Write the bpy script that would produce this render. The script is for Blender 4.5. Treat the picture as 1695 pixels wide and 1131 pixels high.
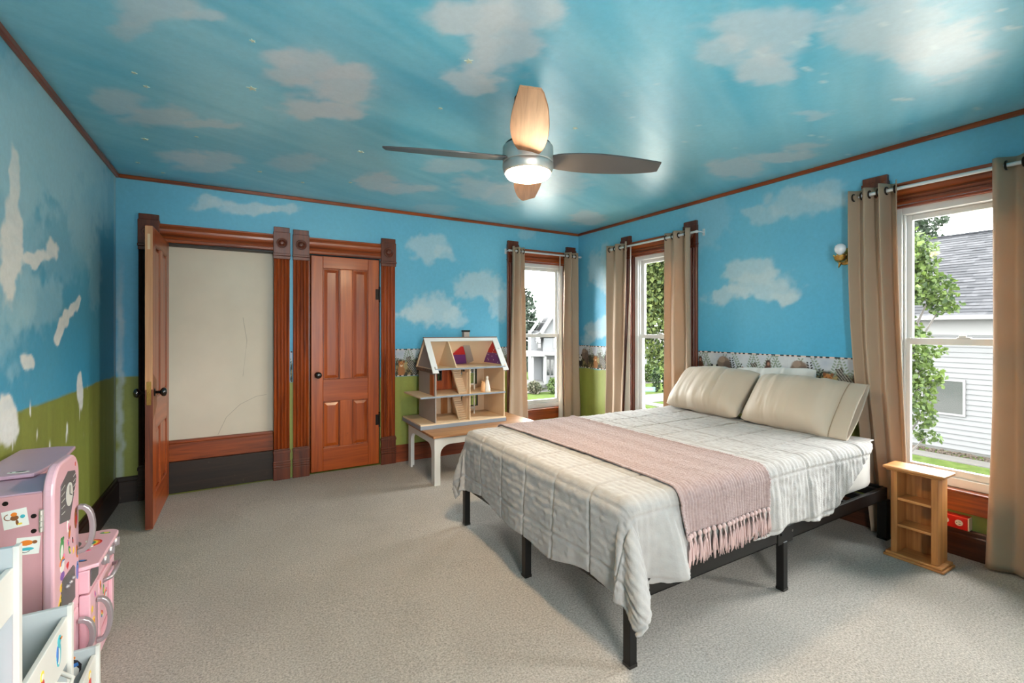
import bpy, math, random
import numpy as np
from mathutils import Vector, Matrix

random.seed(7)
rng = np.random.default_rng(11)
S = bpy.context.scene
C = S.collection
for o in list(bpy.data.objects):
    bpy.data.objects.remove(o)

# ------------------------------------------------------------------ camera, sky, exposure
XL, XR, YB, YF, ZC = -0.80, 3.57, 4.48, -0.75, 2.46      # the room: left, right, back, front walls, ceiling
GZ = -3.3                                                # the garden level below this upstairs room
cam_d = bpy.data.cameras.new('camera')
cam_d.sensor_width = 36.0
cam_d.lens = 36.0 * 767.0 / 1695.0
cam_d.shift_y = -20.5 / 1695.0
cam_d.clip_start = 0.02
cam_d.clip_end = 400
cam = bpy.data.objects.new('camera', cam_d)
C.objects.link(cam)
cam.location = (0, 0, 1.30)
cam.rotation_euler = (math.radians(90), 0, math.radians(-30.4))
S.camera = cam

SKY = 32.0
LAMP = 220.0
S.view_settings.view_transform = 'Standard'
S.view_settings.look = 'None'
S.view_settings.gamma = 1.0
S.view_settings.use_curve_mapping = False
S.view_settings.exposure = 0.38
S.cycles.max_bounces = 10
S.cycles.diffuse_bounces = 6
S.cycles.glossy_bounces = 4
S.cycles.transparent_max_bounces = 12
S.cycles.caustics_reflective = False
S.cycles.caustics_refractive = False
S.cycles.sample_clamp_indirect = 6.0

w = bpy.data.worlds.new('overcast_sky')
S.world = w
w.use_nodes = True
nt = w.node_tree
nt.nodes.clear()
wo = nt.nodes.new('ShaderNodeOutputWorld')
bg = nt.nodes.new('ShaderNodeBackground')
bg.inputs['Strength'].default_value = SKY
tc = nt.nodes.new('ShaderNodeTexCoord')
ns = nt.nodes.new('ShaderNodeTexNoise')
ns.inputs['Scale'].default_value = 3.0
ns.inputs['Detail'].default_value = 4.0
cr = nt.nodes.new('ShaderNodeValToRGB')
cr.color_ramp.elements[0].position = 0.3
cr.color_ramp.elements[0].color = (0.93, 0.93, 0.93, 1)
cr.color_ramp.elements[1].position = 0.7
cr.color_ramp.elements[1].color = (1.0, 0.985, 0.96, 1)
nt.links.new(tc.outputs['Generated'], ns.inputs['Vector'])
nt.links.new(ns.outputs['Fac'], cr.inputs['Fac'])
nt.links.new(cr.outputs['Color'], bg.inputs['Color'])
nt.links.new(bg.outputs['Background'], wo.inputs['Surface'])

def portal(name, loc, rot, sx, sy):
    """a light portal in a window opening: it only tells the renderer where the sky comes in"""
    l = bpy.data.lights.new(name, 'AREA')
    l.shape = 'RECTANGLE'
    l.size, l.size_y = sx, sy
    l.cycles.is_portal = True
    o = bpy.data.objects.new(name, l)
    C.objects.link(o)
    o.location = loc
    o.rotation_euler = rot
R90 = math.pi / 2
portal('window_portal', (3.035, YB + .15, 1.23), (-R90, 0, 0), .67, 1.72)
portal('window_portal', (XR + .15, 3.24, 1.23), (0, R90, 0), 1.72, .68)
portal('window_portal', (XR + .15, .995, 1.23), (0, R90, 0), 1.72, .67)
portal('window_portal', (.45, YF - .15, 1.23), (R90, 0, 0), .70, 1.72)  # sky through the added window behind the viewer
portal('window_portal', (XR + .15, -.27, 1.23), (0, R90, 0), 1.72, .66)  # sky through the added window beside the viewer

# ------------------------------------------------------------------ helpers
def lin(r, g, b):
    f = lambda c: (c / 255 / 12.92) if c / 255 <= .04045 else ((c / 255 + .055) / 1.055) ** 2.4
    return (f(r), f(g), f(b))

class MB:
    """collects shapes; build() links them as ONE mesh object"""
    def __init__(s):
        s.v, s.f, s.m, s.cur = [], [], [], 0
    def add(s, vs, fs):
        n = len(s.v)
        s.v.extend(tuple(float(c) for c in p) for p in vs)
        for f in fs:
            s.f.append(tuple(n + i for i in f))
            s.m.append(s.cur)
        return s
    def box(s, x0, x1, y0, y1, z0, z1, T=None):
        vs = [(x, y, z) for z in (z0, z1) for y in (y0, y1) for x in (x0, x1)]
        flip = False
        if T:
            vs = [T(*p) for p in vs]
            a, b, c, d = (Vector(vs[i]) for i in (0, 1, 2, 4))
            flip = (b - a).cross(c - a).dot(d - a) < 0
        fs = [(0, 2, 3, 1), (4, 5, 7, 6), (0, 1, 5, 4), (2, 6, 7, 3), (0, 4, 6, 2), (1, 3, 7, 5)]
        if flip:
            fs = [f[::-1] for f in fs]
        return s.add(vs, fs)
    def obox(s, c, size, rot):
        """oriented box: centre, size, 3x3 matrix"""
        h = [q / 2 for q in size]
        vs = [Vector(c) + rot @ Vector((sx * h[0], sy * h[1], sz * h[2])) for sz in (-1, 1) for sy in (-1, 1) for sx in (-1, 1)]
        return s.add(vs, [(0, 2, 3, 1), (4, 5, 7, 6), (0, 1, 5, 4), (2, 6, 7, 3), (0, 4, 6, 2), (1, 3, 7, 5)])
    def prism(s, poly, a, b, T):
        """extrude a 2-D polygon from a to b; T(p, q, t) gives the point"""
        n = len(poly)
        vs = [T(p, q, a) for p, q in poly] + [T(p, q, b) for p, q in poly]
        fs = [tuple(range(n))[::-1], tuple(range(n, 2 * n))] + [(i, (i + 1) % n, n + (i + 1) % n, n + i) for i in range(n)]
        # orient outwards
        area = sum(poly[i][0] * poly[(i + 1) % n][1] - poly[(i + 1) % n][0] * poly[i][1] for i in range(n))
        o, ex, ey, ez = (Vector(T(*p)) for p in ((0, 0, 0), (1, 0, 0), (0, 1, 0), (0, 0, 1)))
        hand = (ex - o).cross(ey - o).dot(ez - o) * (b - a) * area
        if hand < 0:
            fs = [f[::-1] for f in fs]
        return s.add(vs, fs)
    def tube(s, pts, r, n=8, cap=True):
        pts = [Vector(p) for p in pts]
        rs = r if isinstance(r, (list, tuple)) else [r] * len(pts)
        vs, up = [], Vector((0, 0, 1))
        for i, p in enumerate(pts):
            t = (pts[min(i + 1, len(pts) - 1)] - pts[max(i - 1, 0)]).normalized()
            a = t.cross(up)
            if a.length < 1e-3:
                a = t.cross(Vector((1, 0, 0)))
            a.normalize()
            b = t.cross(a).normalized()
            up = -b if i else up
            up = b.cross(Vector((0, 0, 0))) if False else Vector((0, 0, 1)) if abs(t.z) < .95 else Vector((1, 0, 0))
            for k in range(n):
                q = 2 * math.pi * k / n
                vs.append(p + a * math.cos(q) * rs[i] + b * math.sin(q) * rs[i])
        fs = []
        for i in range(len(pts) - 1):
            for k in range(n):
                k2 = (k + 1) % n
                fs.append((i * n + k, i * n + k2, (i + 1) * n + k2, (i + 1) * n + k))
        if cap:
            fs += [tuple(range(n))[::-1], tuple((len(pts) - 1) * n + k for k in range(n))]
        return s.add(vs, fs)
    def lathe(s, prof, n=24, c=(0, 0, 0), M=None):
        """profile of (radius, height) revolved about local z at c, turned by M"""
        vs = []
        for r, z in prof:
            for k in range(n):
                q = 2 * math.pi * k / n
                p = Vector((r * math.cos(q), r * math.sin(q), z))
                vs.append(Vector(c) + (M @ p if M else p))
        fs = []
        for i in range(len(prof) - 1):
            for k in range(n):
                k2 = (k + 1) % n
                fs.append((i * n + k, i * n + k2, (i + 1) * n + k2, (i + 1) * n + k))
        fs += [tuple(range(n))[::-1], tuple((len(prof) - 1) * n + k for k in range(n))]
        return s.add(vs, fs)
    def ball(s, c, r, n=12, m=8, M=None):
        rx, ry, rz = r if isinstance(r, (list, tuple)) else (r, r, r)
        vs = []
        for i in range(m + 1):
            a = math.pi * i / m
            for k in range(n):
                q = 2 * math.pi * k / n
                p = Vector((rx * math.sin(a) * math.cos(q), ry * math.sin(a) * math.sin(q), -rz * math.cos(a)))
                vs.append(Vector(c) + (M @ p if M else p))
        fs = [(i * n + k, i * n + (k + 1) % n, (i + 1) * n + (k + 1) % n, (i + 1) * n + k) for i in range(m) for k in range(n)]
        return s.add(vs, fs)
    def grid(s, P, flip=False):
        """P: (nu, nv, 3) array of points"""
        nu, nv = P.shape[:2]
        fs = []
        for i in range(nu - 1):
            for j in range(nv - 1):
                f = (i * nv + j, (i + 1) * nv + j, (i + 1) * nv + j + 1, i * nv + j + 1)
                fs.append(f[::-1] if flip else f)
        return s.add(P.reshape(-1, 3).tolist(), fs)
    def build(s, name, mat, parent=None, smooth=False, bevel=0.0, world=True, cols=None, kind=None, uv=None, seg=2):
        me = bpy.data.meshes.new(name)
        off = Vector((0, 0, 0))
        if parent is not None and world:
            off = wloc(parent)
        vs = s.v if off.length == 0 else [(p[0] - off.x, p[1] - off.y, p[2] - off.z) for p in s.v]
        me.from_pydata(vs, [], s.f)
        mats = mat if isinstance(mat, (list, tuple)) else [mat]
        for m in mats:
            me.materials.append(m)
        if len(mats) > 1:
            me.polygons.foreach_set('material_index', s.m)
        if smooth:
            me.polygons.foreach_set('use_smooth', [True] * len(s.f))
        if cols is not None:
            at = me.color_attributes.new('paint', 'FLOAT_COLOR', 'POINT')
            c4 = np.ones((len(s.v), 4), np.float32)
            c4[:, :3] = cols
            at.data.foreach_set('color', c4.ravel())
        if uv is not None:
            ul = me.uv_layers.new(name='UVMap')
            li = np.empty(len(me.loops), np.int32)
            me.loops.foreach_get('vertex_index', li)
            ul.data.foreach_set('uv', np.asarray(uv, np.float32)[li].ravel())
        me.update()
        o = bpy.data.objects.new(name, me)
        C.objects.link(o)
        if parent is not None:
            o.parent = parent
        if bevel > 0:
            b = o.modifiers.new('bevel', 'BEVEL')
            b.width = bevel
            b.segments = seg
            b.limit_method = 'ANGLE'
            b.angle_limit = math.radians(40)
            b.harden_normals = False
        if kind:
            o['kind'] = kind
        return o

def wloc(o):
    l = Vector(o.location)
    while o.parent is not None:
        o = o.parent
        l += Vector(o.location)
    return l

def tag(o, label, cat, group=None, kind=None):
    o['label'] = label
    o['category'] = cat
    if group:
        o['group'] = group
    if kind:
        o['kind'] = kind
    return o

def thing(name, label, cat, loc=(0, 0, 0), rotz=0.0, group=None, kind=None):
    o = bpy.data.objects.new(name, None)
    o.empty_display_size = .1
    C.objects.link(o)
    o.location = loc
    o.rotation_euler = (0, 0, rotz)
    return tag(o, label, cat, group, kind)

def box(name, mat, parent, x0, x1, y0, y1, z0, z1, bevel=.003, **k):
    return MB().box(x0, x1, y0, y1, z0, z1).build(name, mat, parent, bevel=bevel, **k)

# ------------------------------------------------------------------ numpy noise for painted surfaces
def vnoise(x, y, seed=0):
    xi, yi = np.floor(x).astype(np.int64), np.floor(y).astype(np.int64)
    xf, yf = x - xi, y - yi
    def h(a, b):
        n = (a * 374761393 + b * 668265263 + seed * 974634777) & 0xffffffff
        n = ((n ^ (n >> 13)) * 1274126177) & 0xffffffff
        n = n ^ (n >> 16)
        return (n & 0xffff) / 65535.0
    u, v = xf * xf * (3 - 2 * xf), yf * yf * (3 - 2 * yf)
    return (h(xi, yi) * (1 - u) + h(xi + 1, yi) * u) * (1 - v) + (h(xi, yi + 1) * (1 - u) + h(xi + 1, yi + 1) * u) * v

def fbm(x, y, seed=0, oct=5):
    r, a, t = 0, .5, 0
    for i in range(oct):
        r = r + a * vnoise(x * 2 ** i, y * 2 ** i, seed + i * 17)
        t += a
        a *= .5
    return r / t

def sstep(a, b, x):
    t = np.clip((x - a) / (b - a), 0, 1)
    return t * t * (3 - 2 * t)

def clouds(x, y, L, seed, wob=.09, soft=.45):
    """coverage of painted clouds; each is (cx, cy, a1, a2, b1, b2, strength) in metres on the surface"""
    wx = x + wob * (fbm(x * 5, y * 5, seed) - .5) * 2
    wy = y + wob * (fbm(x * 5, y * 5, seed + 5) - .5) * 2
    fine = fbm(x * 16, y * 16, seed + 9, 4)
    keep = np.ones_like(x)
    for cx, cy, a1, a2, b1, b2, st in L:
        det = a1 * b2 - a2 * b1
        dx, dy = wx - cx, wy - cy
        p = (dx * b2 - dy * b1) / det
        q = (-dx * a2 + dy * a1) / det
        r = np.sqrt(p * p + q * q) + (fine - .5) * .7
        keep *= 1 - np.clip(st, 0, 1) * sstep(1.12, 1.12 - soft, r)
    return 1 - keep

# ------------------------------------------------------------------ materials
def newmat(name):
    m = bpy.data.materials.new(name)
    m.use_nodes = True
    n = m.node_tree
    return m, n, n.nodes['Principled BSDF']

def node(n, t, **k):
    q = n.nodes.new('ShaderNode' + t)
    for a, b in k.items():
        if hasattr(q, a) and a not in ('Scale',):
            setattr(q, a, b)
        else:
            q.inputs[a.replace('_', ' ')].default_value = b
    return q

def plain(name, rgb, rough=.5, metal=0.0, var=.06, scale=14, bump=0.0, bscale=80, spec=.5, coat=0.0):
    """painted / plastic / metal surface with slight mottling"""
    m, n, p = newmat(name)
    L = n.links.new
    tc = node(n, 'TexCoord')
    ns = node(n, 'TexNoise', Scale=scale, Detail=3.0)
    L(tc.outputs['Object'], ns.inputs['Vector'])
    mx = node(n, 'Mix', data_type='RGBA')
    mx.inputs[6].default_value = (*[c * (1 - var) for c in rgb], 1)
    mx.inputs[7].default_value = (*[min(1, c * (1 + var)) for c in rgb], 1)
    L(ns.outputs['Fac'], mx.inputs[0])
    L(mx.outputs[2], p.inputs['Base Color'])
    p.inputs['Roughness'].default_value = rough
    p.inputs['Metallic'].default_value = metal
    p.inputs['Specular IOR Level'].default_value = spec
    p.inputs['Coat Weight'].default_value = coat
    if bump:
        nb = node(n, 'TexNoise', Scale=bscale, Detail=4.0)
        L(tc.outputs['Object'], nb.inputs['Vector'])
        bp = node(n, 'Bump', Strength=bump, Distance=.01)
        L(nb.outputs['Fac'], bp.inputs['Height'])
        L(bp.outputs['Normal'], p.inputs['Normal'])
    return m

def wood(name, dark, light, axis='z', rough=.3, coat=.4, scale=1.0, wear=None, bump=.05):
    """grained wood; grain runs along the axis"""
    m, n, p = newmat(name)
    L = n.links.new
    tc = node(n, 'TexCoord')
    mp = node(n, 'Mapping')
    sc = {'x': (1.2, 22, 22), 'y': (22, 1.2, 22), 'z': (22, 22, 1.2)}[axis]
    mp.inputs['Scale'].default_value = [q * scale for q in sc]
    L(tc.outputs['Object'], mp.inputs['Vector'])
    n1 = node(n, 'TexNoise', Scale=1.0, Detail=6.0, Distortion=1.2)
    L(mp.outputs['Vector'], n1.inputs['Vector'])
    mp2 = node(n, 'Mapping')
    mp2.inputs['Scale'].default_value = [q * scale * 5 for q in sc]
    L(tc.outputs['Object'], mp2.inputs['Vector'])
    n2 = node(n, 'TexNoise', Scale=1.0, Detail=3.0)
    L(mp2.outputs['Vector'], n2.inputs['Vector'])
    ad = node(n, 'Math', operation='MULTIPLY_ADD')
    L(n2.outputs['Fac'], ad.inputs[0])
    ad.inputs[1].default_value = .35
    L(n1.outputs['Fac'], ad.inputs[2])
    cr = node(n, 'ValToRGB')
    e = cr.color_ramp.elements
    e[0].position, e[0].color = .42, (*dark, 1)
    e[1].position, e[1].color = .86, (*light, 1)
    L(ad.outputs[0], cr.inputs['Fac'])
    col = cr.outputs['Color']
    if wear:
        n3 = node(n, 'TexNoise', Scale=9.0, Detail=8.0, Roughness=.75)
        L(tc.outputs['Object'], n3.inputs['Vector'])
        c3 = node(n, 'ValToRGB')
        c3.color_ramp.elements[0].position = .62
        c3.color_ramp.elements[1].position = .70
        L(n3.outputs['Fac'], c3.inputs['Fac'])
        mx = node(n, 'Mix', data_type='RGBA')
        mx.inputs[7].default_value = (*wear, 1)
        L(c3.outputs['Color'], mx.inputs[0])
        L(col, mx.inputs[6])
        col = mx.outputs[2]
    L(col, p.inputs['Base Color'])
    p.inputs['Roughness'].default_value = rough
    p.inputs['Coat Weight'].default_value = coat
    p.inputs['Coat Roughness'].default_value = .18
    bp = node(n, 'Bump', Strength=bump, Distance=.004)
    L(ad.outputs[0], bp.inputs['Height'])
    L(bp.outputs['Normal'], p.inputs['Normal'])
    return m

def painted(name, rough=.6, bump=.15, bscale=9, coat=0.0, coatr=.25, fine=.25):
    """wall paint: the brushed-on colours are in the 'paint' attribute; the nodes add brush marks and plaster relief"""
    m, n, p = newmat(name)
    L = n.links.new
    at = node(n, 'Attribute', attribute_name='paint')
    tc = node(n, 'TexCoord')
    ns = node(n, 'TexNoise', Scale=38.0, Detail=5.0, Roughness=.65)
    L(tc.outputs['Object'], ns.inputs['Vector'])
    mr = node(n, 'MapRange')
    mr.inputs['To Min'].default_value = 1 - fine * .5
    mr.inputs['To Max'].default_value = 1 + fine * .5
    L(ns.outputs['Fac'], mr.inputs['Value'])
    mx = node(n, 'Mix', data_type='RGBA', blend_type='MULTIPLY')
    mx.inputs[0].default_value = 1
    L(at.outputs['Color'], mx.inputs[6])
    L(mr.outputs['Result'], mx.inputs[7])
    L(mx.outputs[2], p.inputs['Base Color'])
    p.inputs['Roughness'].default_value = rough
    p.inputs['Coat Weight'].default_value = coat
    p.inputs['Coat Roughness'].default_value = coatr
    nb = node(n, 'TexNoise', Scale=bscale, Detail=8.0, Roughness=.62)
    L(tc.outputs['Object'], nb.inputs['Vector'])
    bp = node(n, 'Bump', Strength=bump, Distance=.02)
    L(nb.outputs['Fac'], bp.inputs['Height'])
    L(bp.outputs['Normal'], p.inputs['Normal'])
    L(bp.outputs['Normal'], p.inputs['Coat Normal'])
    return m

def cloth(name, rgb, rough=.9, trans=0.0, weave=900, bump=.15, var=.08, tcol=None):
    m, n, p = newmat(name)
    L = n.links.new
    tc = node(n, 'TexCoord')
    ns = node(n, 'TexNoise', Scale=weave, Detail=2.0)
    L(tc.outputs['Object'], ns.inputs['Vector'])
    n2 = node(n, 'TexNoise', Scale=6.0, Detail=4.0)
    L(tc.outputs['Object'], n2.inputs['Vector'])
    mx = node(n, 'Mix', data_type='RGBA')
    mx.inputs[6].default_value = (*[c * (1 - var) for c in rgb], 1)
    mx.inputs[7].default_value = (*[min(1, c * (1 + var)) for c in rgb], 1)
    L(n2.outputs['Fac'], mx.inputs[0])
    L(mx.outputs[2], p.inputs['Base Color'])
    p.inputs['Roughness'].default_value = rough
    p.inputs['Sheen Weight'].default_value = .15
    bp = node(n, 'Bump', Strength=bump, Distance=.002)
    L(ns.outputs['Fac'], bp.inputs['Height'])
    L(bp.outputs['Normal'], p.inputs['Normal'])
    if trans:
        tr = node(n, 'BsdfTranslucent')
        tr.inputs['Color'].default_value = (*(tcol or rgb), 1)
        ms = node(n, 'MixShader')
        ms.inputs[0].default_value = trans
        out = n.nodes['Material Output']
        L(p.outputs[0], ms.inputs[1])
        L(tr.outputs[0], ms.inputs[2])
        L(ms.outputs[0], out.inputs['Surface'])
    return m

def glass():
    m, n, p = newmat('window_glass')
    L = n.links.new
    tr = node(n, 'BsdfTransparent')
    tr.inputs['Color'].default_value = (.97, .985, .98, 1)
    gl = node(n, 'BsdfGlossy')
    gl.inputs['Roughness'].default_value = .02
    lw = node(n, 'LayerWeight', Blend=.12)
    ms = node(n, 'MixShader')
    L(lw.outputs['Fresnel'], ms.inputs[0])
    L(tr.outputs[0], ms.inputs[1])
    L(gl.outputs[0], ms.inputs[2])
    L(ms.outputs[0], n.nodes['Material Output'].inputs['Surface'])
    n.nodes.remove(p)
    return m

def emit(name, rgb, st):
    m, n, p = newmat(name)
    p.inputs['Base Color'].default_value = (*rgb, 1)
    p.inputs['Emission Color'].default_value = (*rgb, 1)
    p.inputs['Emission Strength'].default_value = st
    return m

W_V = wood('orange_varnished_wood', lin(80, 27, 5), lin(164, 74, 22), 'z', rough=.36, coat=.15)
W_H = wood('orange_varnished_wood_across', lin(80, 28, 6), lin(162, 74, 23), 'x', rough=.36, coat=.15)
W_HY = wood('red_varnished_wood_across', lin(86, 31, 8), lin(160, 74, 25), 'y', rough=.36, coat=.15)
W_RED = wood('dark_red_varnished_wood', lin(58, 22, 11), lin(112, 50, 24), 'z', rough=.38, coat=.15)
W_REDH = wood('dark_red_varnished_wood_across', lin(76, 30, 13), lin(136, 62, 28), 'x', rough=.38, coat=.15)
W_DOOR = wood('honey_door_wood', lin(124, 46, 6), lin(180, 84, 22), 'z', rough=.34, coat=.2, scale=.6, wear=lin(142, 66, 18))
W_DOORH = wood('honey_door_wood_across', lin(124, 46, 6), lin(178, 82, 22), 'x', rough=.34, coat=.2, scale=.6)
W_EDGE = wood('bare_door_edge_wood', lin(176, 118, 78), lin(206, 152, 108), 'z', rough=.5, coat=.1)
W_DARK = wood('dark_stained_wood', lin(26, 13, 9), lin(52, 28, 18), 'y', rough=.45, coat=.1)
W_DARKX = wood('dark_stained_scratched_wood', lin(22, 14, 10), lin(46, 30, 21), 'x', rough=.55, coat=.05, wear=lin(88, 72, 58))
W_PINE = wood('golden_shelf_wood', lin(138, 82, 38), lin(184, 126, 70), 'z', rough=.42, coat=.15)
W_PINEH = wood('golden_shelf_wood_across', lin(144, 88, 42), lin(190, 132, 76), 'y', rough=.38, coat=.2)
W_TOP = wood('bench_top_wood', lin(138, 92, 56), lin(184, 136, 94), 'x', rough=.5, coat=.1)
VINYL = plain('white_window_vinyl', lin(214, 214, 212), .35, var=.02)
GLASS = glass()
WHITE = plain('white_paint', lin(212, 210, 205), .4, var=.03)
WHITE_RAW = plain('cool_white_board', lin(182, 188, 190), .45, var=.03)
BLACK = plain('black_painted_steel', lin(20, 19, 19), .42, metal=.3, var=.1)
BLACKKNOB = plain('black_porcelain', lin(14, 12, 12), .15, var=.05, coat=.6)
IRON = plain('dark_iron_hinge', lin(34, 26, 22), .45, metal=.7)
BRASS = plain('aged_brass', lin(186, 150, 84), .25, metal=1.0, var=.2, scale=60)
NICKEL = plain('brushed_nickel', lin(206, 202, 196), .42, metal=.8, var=.06, scale=30)
SILVER = plain('silver_plastic', lin(168, 160, 164), .3, metal=.45, var=.04)

# ------------------------------------------------------------------ the room shell
BLUE_T, BLUE_M = np.array(lin(112, 186, 212)), np.array(lin(62, 160, 200))
GREEN = np.array(lin(136, 144, 66))
CLOUD = np.array(lin(196, 212, 216))

CEIL_CLOUDS = [(-0.269, 2.104, 0.142, -0.083, -0.015, 0.119, 0.6), (-0.363, 2.264, 0.08, -0.046, -0.012, 0.072, 0.5), (-0.12, 2.043, 0.086, -0.05, -0.002, 0.046, 0.6), (-0.549, 3.051, 0.111, -0.065, -0.029, 0.162, 0.6), (-0.382, 3.13, 0.225, -0.132, -0.02, 0.159, 0.65), (-0.155, 3.125, 0.153, -0.089, -0.004, 0.083, 0.65), (0.237, 2.243, 0.173, -0.102, 0.02, 0.188, 0.75), (0.416, 2.316, 0.161, -0.095, 0.031, 0.173, 0.75), (0.349, 2.621, 0.219, -0.129, 0.019, 0.144, 0.75), (0.467, 2.165, 0.099, -0.058, 0.02, 0.093, 0.75), (0.117, 2.224, 0.078, -0.046, 0.004, 0.08, 0.7), (-0.209, 3.874, 0.262, -0.153, -0.014, 0.254, 0.6), (-0.345, 3.847, 0.141, -0.083, -0.017, 0.191, 0.6), (0.355, 3.543, 0.182, -0.107, 0.018, 0.181, 0.4), (0.941, 3.658, 0.147, -0.086, 0.07, 0.27, 0.7), (1.189, 3.768, 0.225, -0.132, 0.047, 0.147, 0.7), (0.724, 1.578, 0.146, -0.085, 0.045, 0.099, 0.8), (0.921, 1.655, 0.138, -0.082, 0.119, 0.215, 0.75), (0.957, 1.985, 0.123, -0.072, 0.047, 0.099, 0.75), (0.892, 1.423, 0.16, -0.094, 0.068, 0.108, 0.7), (0.905, 1.787, 0.09, -0.053, 0.082, 0.162, 0.7), (1.288, 3.065, 0.241, -0.141, 0.077, 0.182, 0.5), (1.685, 3.438, 0.181, -0.105, 0.131, 0.267, 0.6), (1.99, 3.522, 0.182, -0.107, 0.182, 0.323, 0.6), (1.741, 1.084, 0.215, -0.126, 0.179, 0.112, 0.6), (1.995, 1.201, 0.138, -0.081, 0.157, 0.094, 0.7), (1.721, 1.258, 0.11, -0.065, 0.106, 0.078, 0.5), (3.063, 2.066, 0.206, -0.121, 0.208, 0.14, 0.8), (3.111, 1.769, 0.216, -0.127, 0.109, 0.062, 0.8), (3.089, 1.603, 0.106, -0.062, 0.072, 0.037, 0.7), (3.13, 3.8, 0.186, -0.11, 0.24, 0.293, 0.8), (2.208, 0.788, 0.243, -0.143, 0.248, 0.089, 0.6), (2.556, 0.767, 0.198, -0.116, 0.256, 0.077, 0.6), (1.613, 4.211, 0.2, -0.117, 0.065, 0.169, 0.4), (2.072, 2.994, 0.327, -0.192, 0.258, 0.372, 0.35), (2.67, 1.339, 0.113, -0.066, 0.03, 0.015, 0.5),
               (1.9, .1, .4, 0, 0, .3, .6), (.2, .4, .4, .1, 0, .25, .6), (3.1, -.1, .3, 0, .1, .25, .6)]
BACK_CLOUDS = [(-0.201, 2.315, 0.148, 0.02, 0.0, -0.054, 0.7), (0.055, 2.315, 0.265, 0.035, 0.0, -0.066, 0.75), (0.305, 2.337, 0.189, 0.024, 0.0, -0.047, 0.7), (1.664, 2.116, 0.22, 0.02, 0.0, -0.147, 0.6), (1.815, 2.048, 0.133, 0.011, 0.0, -0.088, 0.5), (2.232, 1.788, 0.319, 0.016, 0.0, -0.182, 0.65), (2.493, 1.601, 0.192, 0.006, 0.0, -0.167, 0.5), (1.684, 1.484, 0.337, 0.007, 0.0, -0.184, 0.7), (1.525, 1.451, 0.188, 0.003, 0.0, -0.121, 0.6), (1.95, 1.426, 0.137, 0.001, 0.0, -0.114, 0.5), (2.849, 2.407, 0.163, 0.017, 0.0, -0.069, 0.3)]
RIGHT_CLOUDS = [(4.118, 1.964, -0.189, -0.02, 0.0, -0.223, 0.55), (3.984, 2.018, -0.1, -0.012, 0.0, -0.273, 0.5), (4.097, 1.3, -0.25, 0.0, 0.0, -0.153, 0.6), (4.224, 1.193, -0.174, 0.003, 0.0, -0.085, 0.5), (1.874, 2.237, -0.323, -0.077, 0.0, -0.125, 0.55), (1.71, 2.271, -0.177, -0.045, 0.0, -0.086, 0.5), (2.173, 2.212, -0.198, -0.042, 0.0, -0.077, 0.5), (2.274, 1.767, -0.271, -0.028, 0.0, -0.127, 0.7), (2.173, 1.636, -0.298, -0.023, 0.0, -0.134, 0.75), (2.492, 1.584, -0.218, -0.014, 0.0, -0.083, 0.7), (2.03, 1.578, -0.139, -0.01, 0.0, -0.055, 0.6), (2.67, 2.291, -0.247, -0.052, 0.0, -0.322, 0.2), (3.299, 1.755, -0.317, -0.026, 0.0, -0.364, 0.2)]
LEFT_WASH_LIGHT = [(2.988, 2.249, 0.435, 0.164, 0.0, -0.17, 0.55), (3.242, 2.126, 0.38, 0.113, 0.0, -0.187, 0.5), (3.802, 2.406, 0.41, 0.136, 0.0, -0.224, 0.5), (3.672, 1.93, 0.301, 0.059, 0.0, -0.216, 0.5), (4.2, 2.2, 0.331, 0.08, 0.0, -0.22, 0.4), (2.988, 1.427, 0.352, 0.018, 0.0, -0.135, 0.5), (2.714, 1.363, 0.184, 0.005, 0.0, -0.101, 0.45), (3.9, 1.75, 0.2, 0, 0.0, -0.3, 0.4), (2.654, 2.0, 0.3, 0.035, 0.0, -0.3, 0.5), (2.9, 2.2, .9, .2, 0, -.40, .75), (3.7, 2.25, .6, .1, 0, -.4, .6), (2.6, 1.7, .4, 0, 0, -.6, .6), (3.4, 1.8, .5, .1, 0, -.3, .35)]  # pale paint wash, strengthened to paint in the brightness of window light
LEFT_PATCH = [(2.654, 1.902, 0.055, 0.015, 0.0, -0.16, 0.9), (2.643, 1.63, 0.103, 0.015, 0.0, -0.232, 1), (2.913, 1.616, 0.199, 0.028, 0.0, -0.042, 1), (3.134, 1.681, 0.1, 0.016, 0.0, -0.066, 1), (2.823, 1.154, 0.07, -0.005, 0.0, -0.045, 1), (3.242, 1.29, 0.07, 0.02, 0.0, -0.05, 1), (3.35, 1.345, 0.075, 0.03, 0.0, -0.045, 1), (3.46, 1.405, 0.075, 0.035, 0.0, -0.04, 1), (3.57, 1.465, 0.06, 0.03, 0.0, -0.055, 1), (3.588, 0.932, 0.065, -0.012, 0.0, -0.1, 1), (2.598, 0.929, 0.121, -0.021, 0.0, -0.108, 1)]

def mixc(c, d, a):
    return c * (1 - a[:, None]) + d * a[:, None]

def paint_ceiling(x, y):
    a = clouds(x, y, CEIL_CLOUDS, 3)
    t = fbm(x * 1.1, y * 1.1, 40, 3)
    streak = fbm(x * 1.2 + y * 1.0, y * 14 - x * 6, 41, 4)
    c = mixc(np.tile(np.array(lin(86, 176, 202)), (len(x), 1)), np.array(lin(138, 200, 216)), sstep(.3, .75, t * .65 + streak * .35))
    c = mixc(c, np.array(lin(200, 210, 216)), np.clip(a * 1.05, 0, .95))
    chips = sstep(.79, .82, fbm(x * 9 + y * 5, y * 30, 77, 3)) * sstep(1.4, 2.2, x) * sstep(2.6, 1.6, y)
    return mixc(c, np.array(lin(206, 222, 226)), np.clip(chips, 0, 1) * .8)

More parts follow.
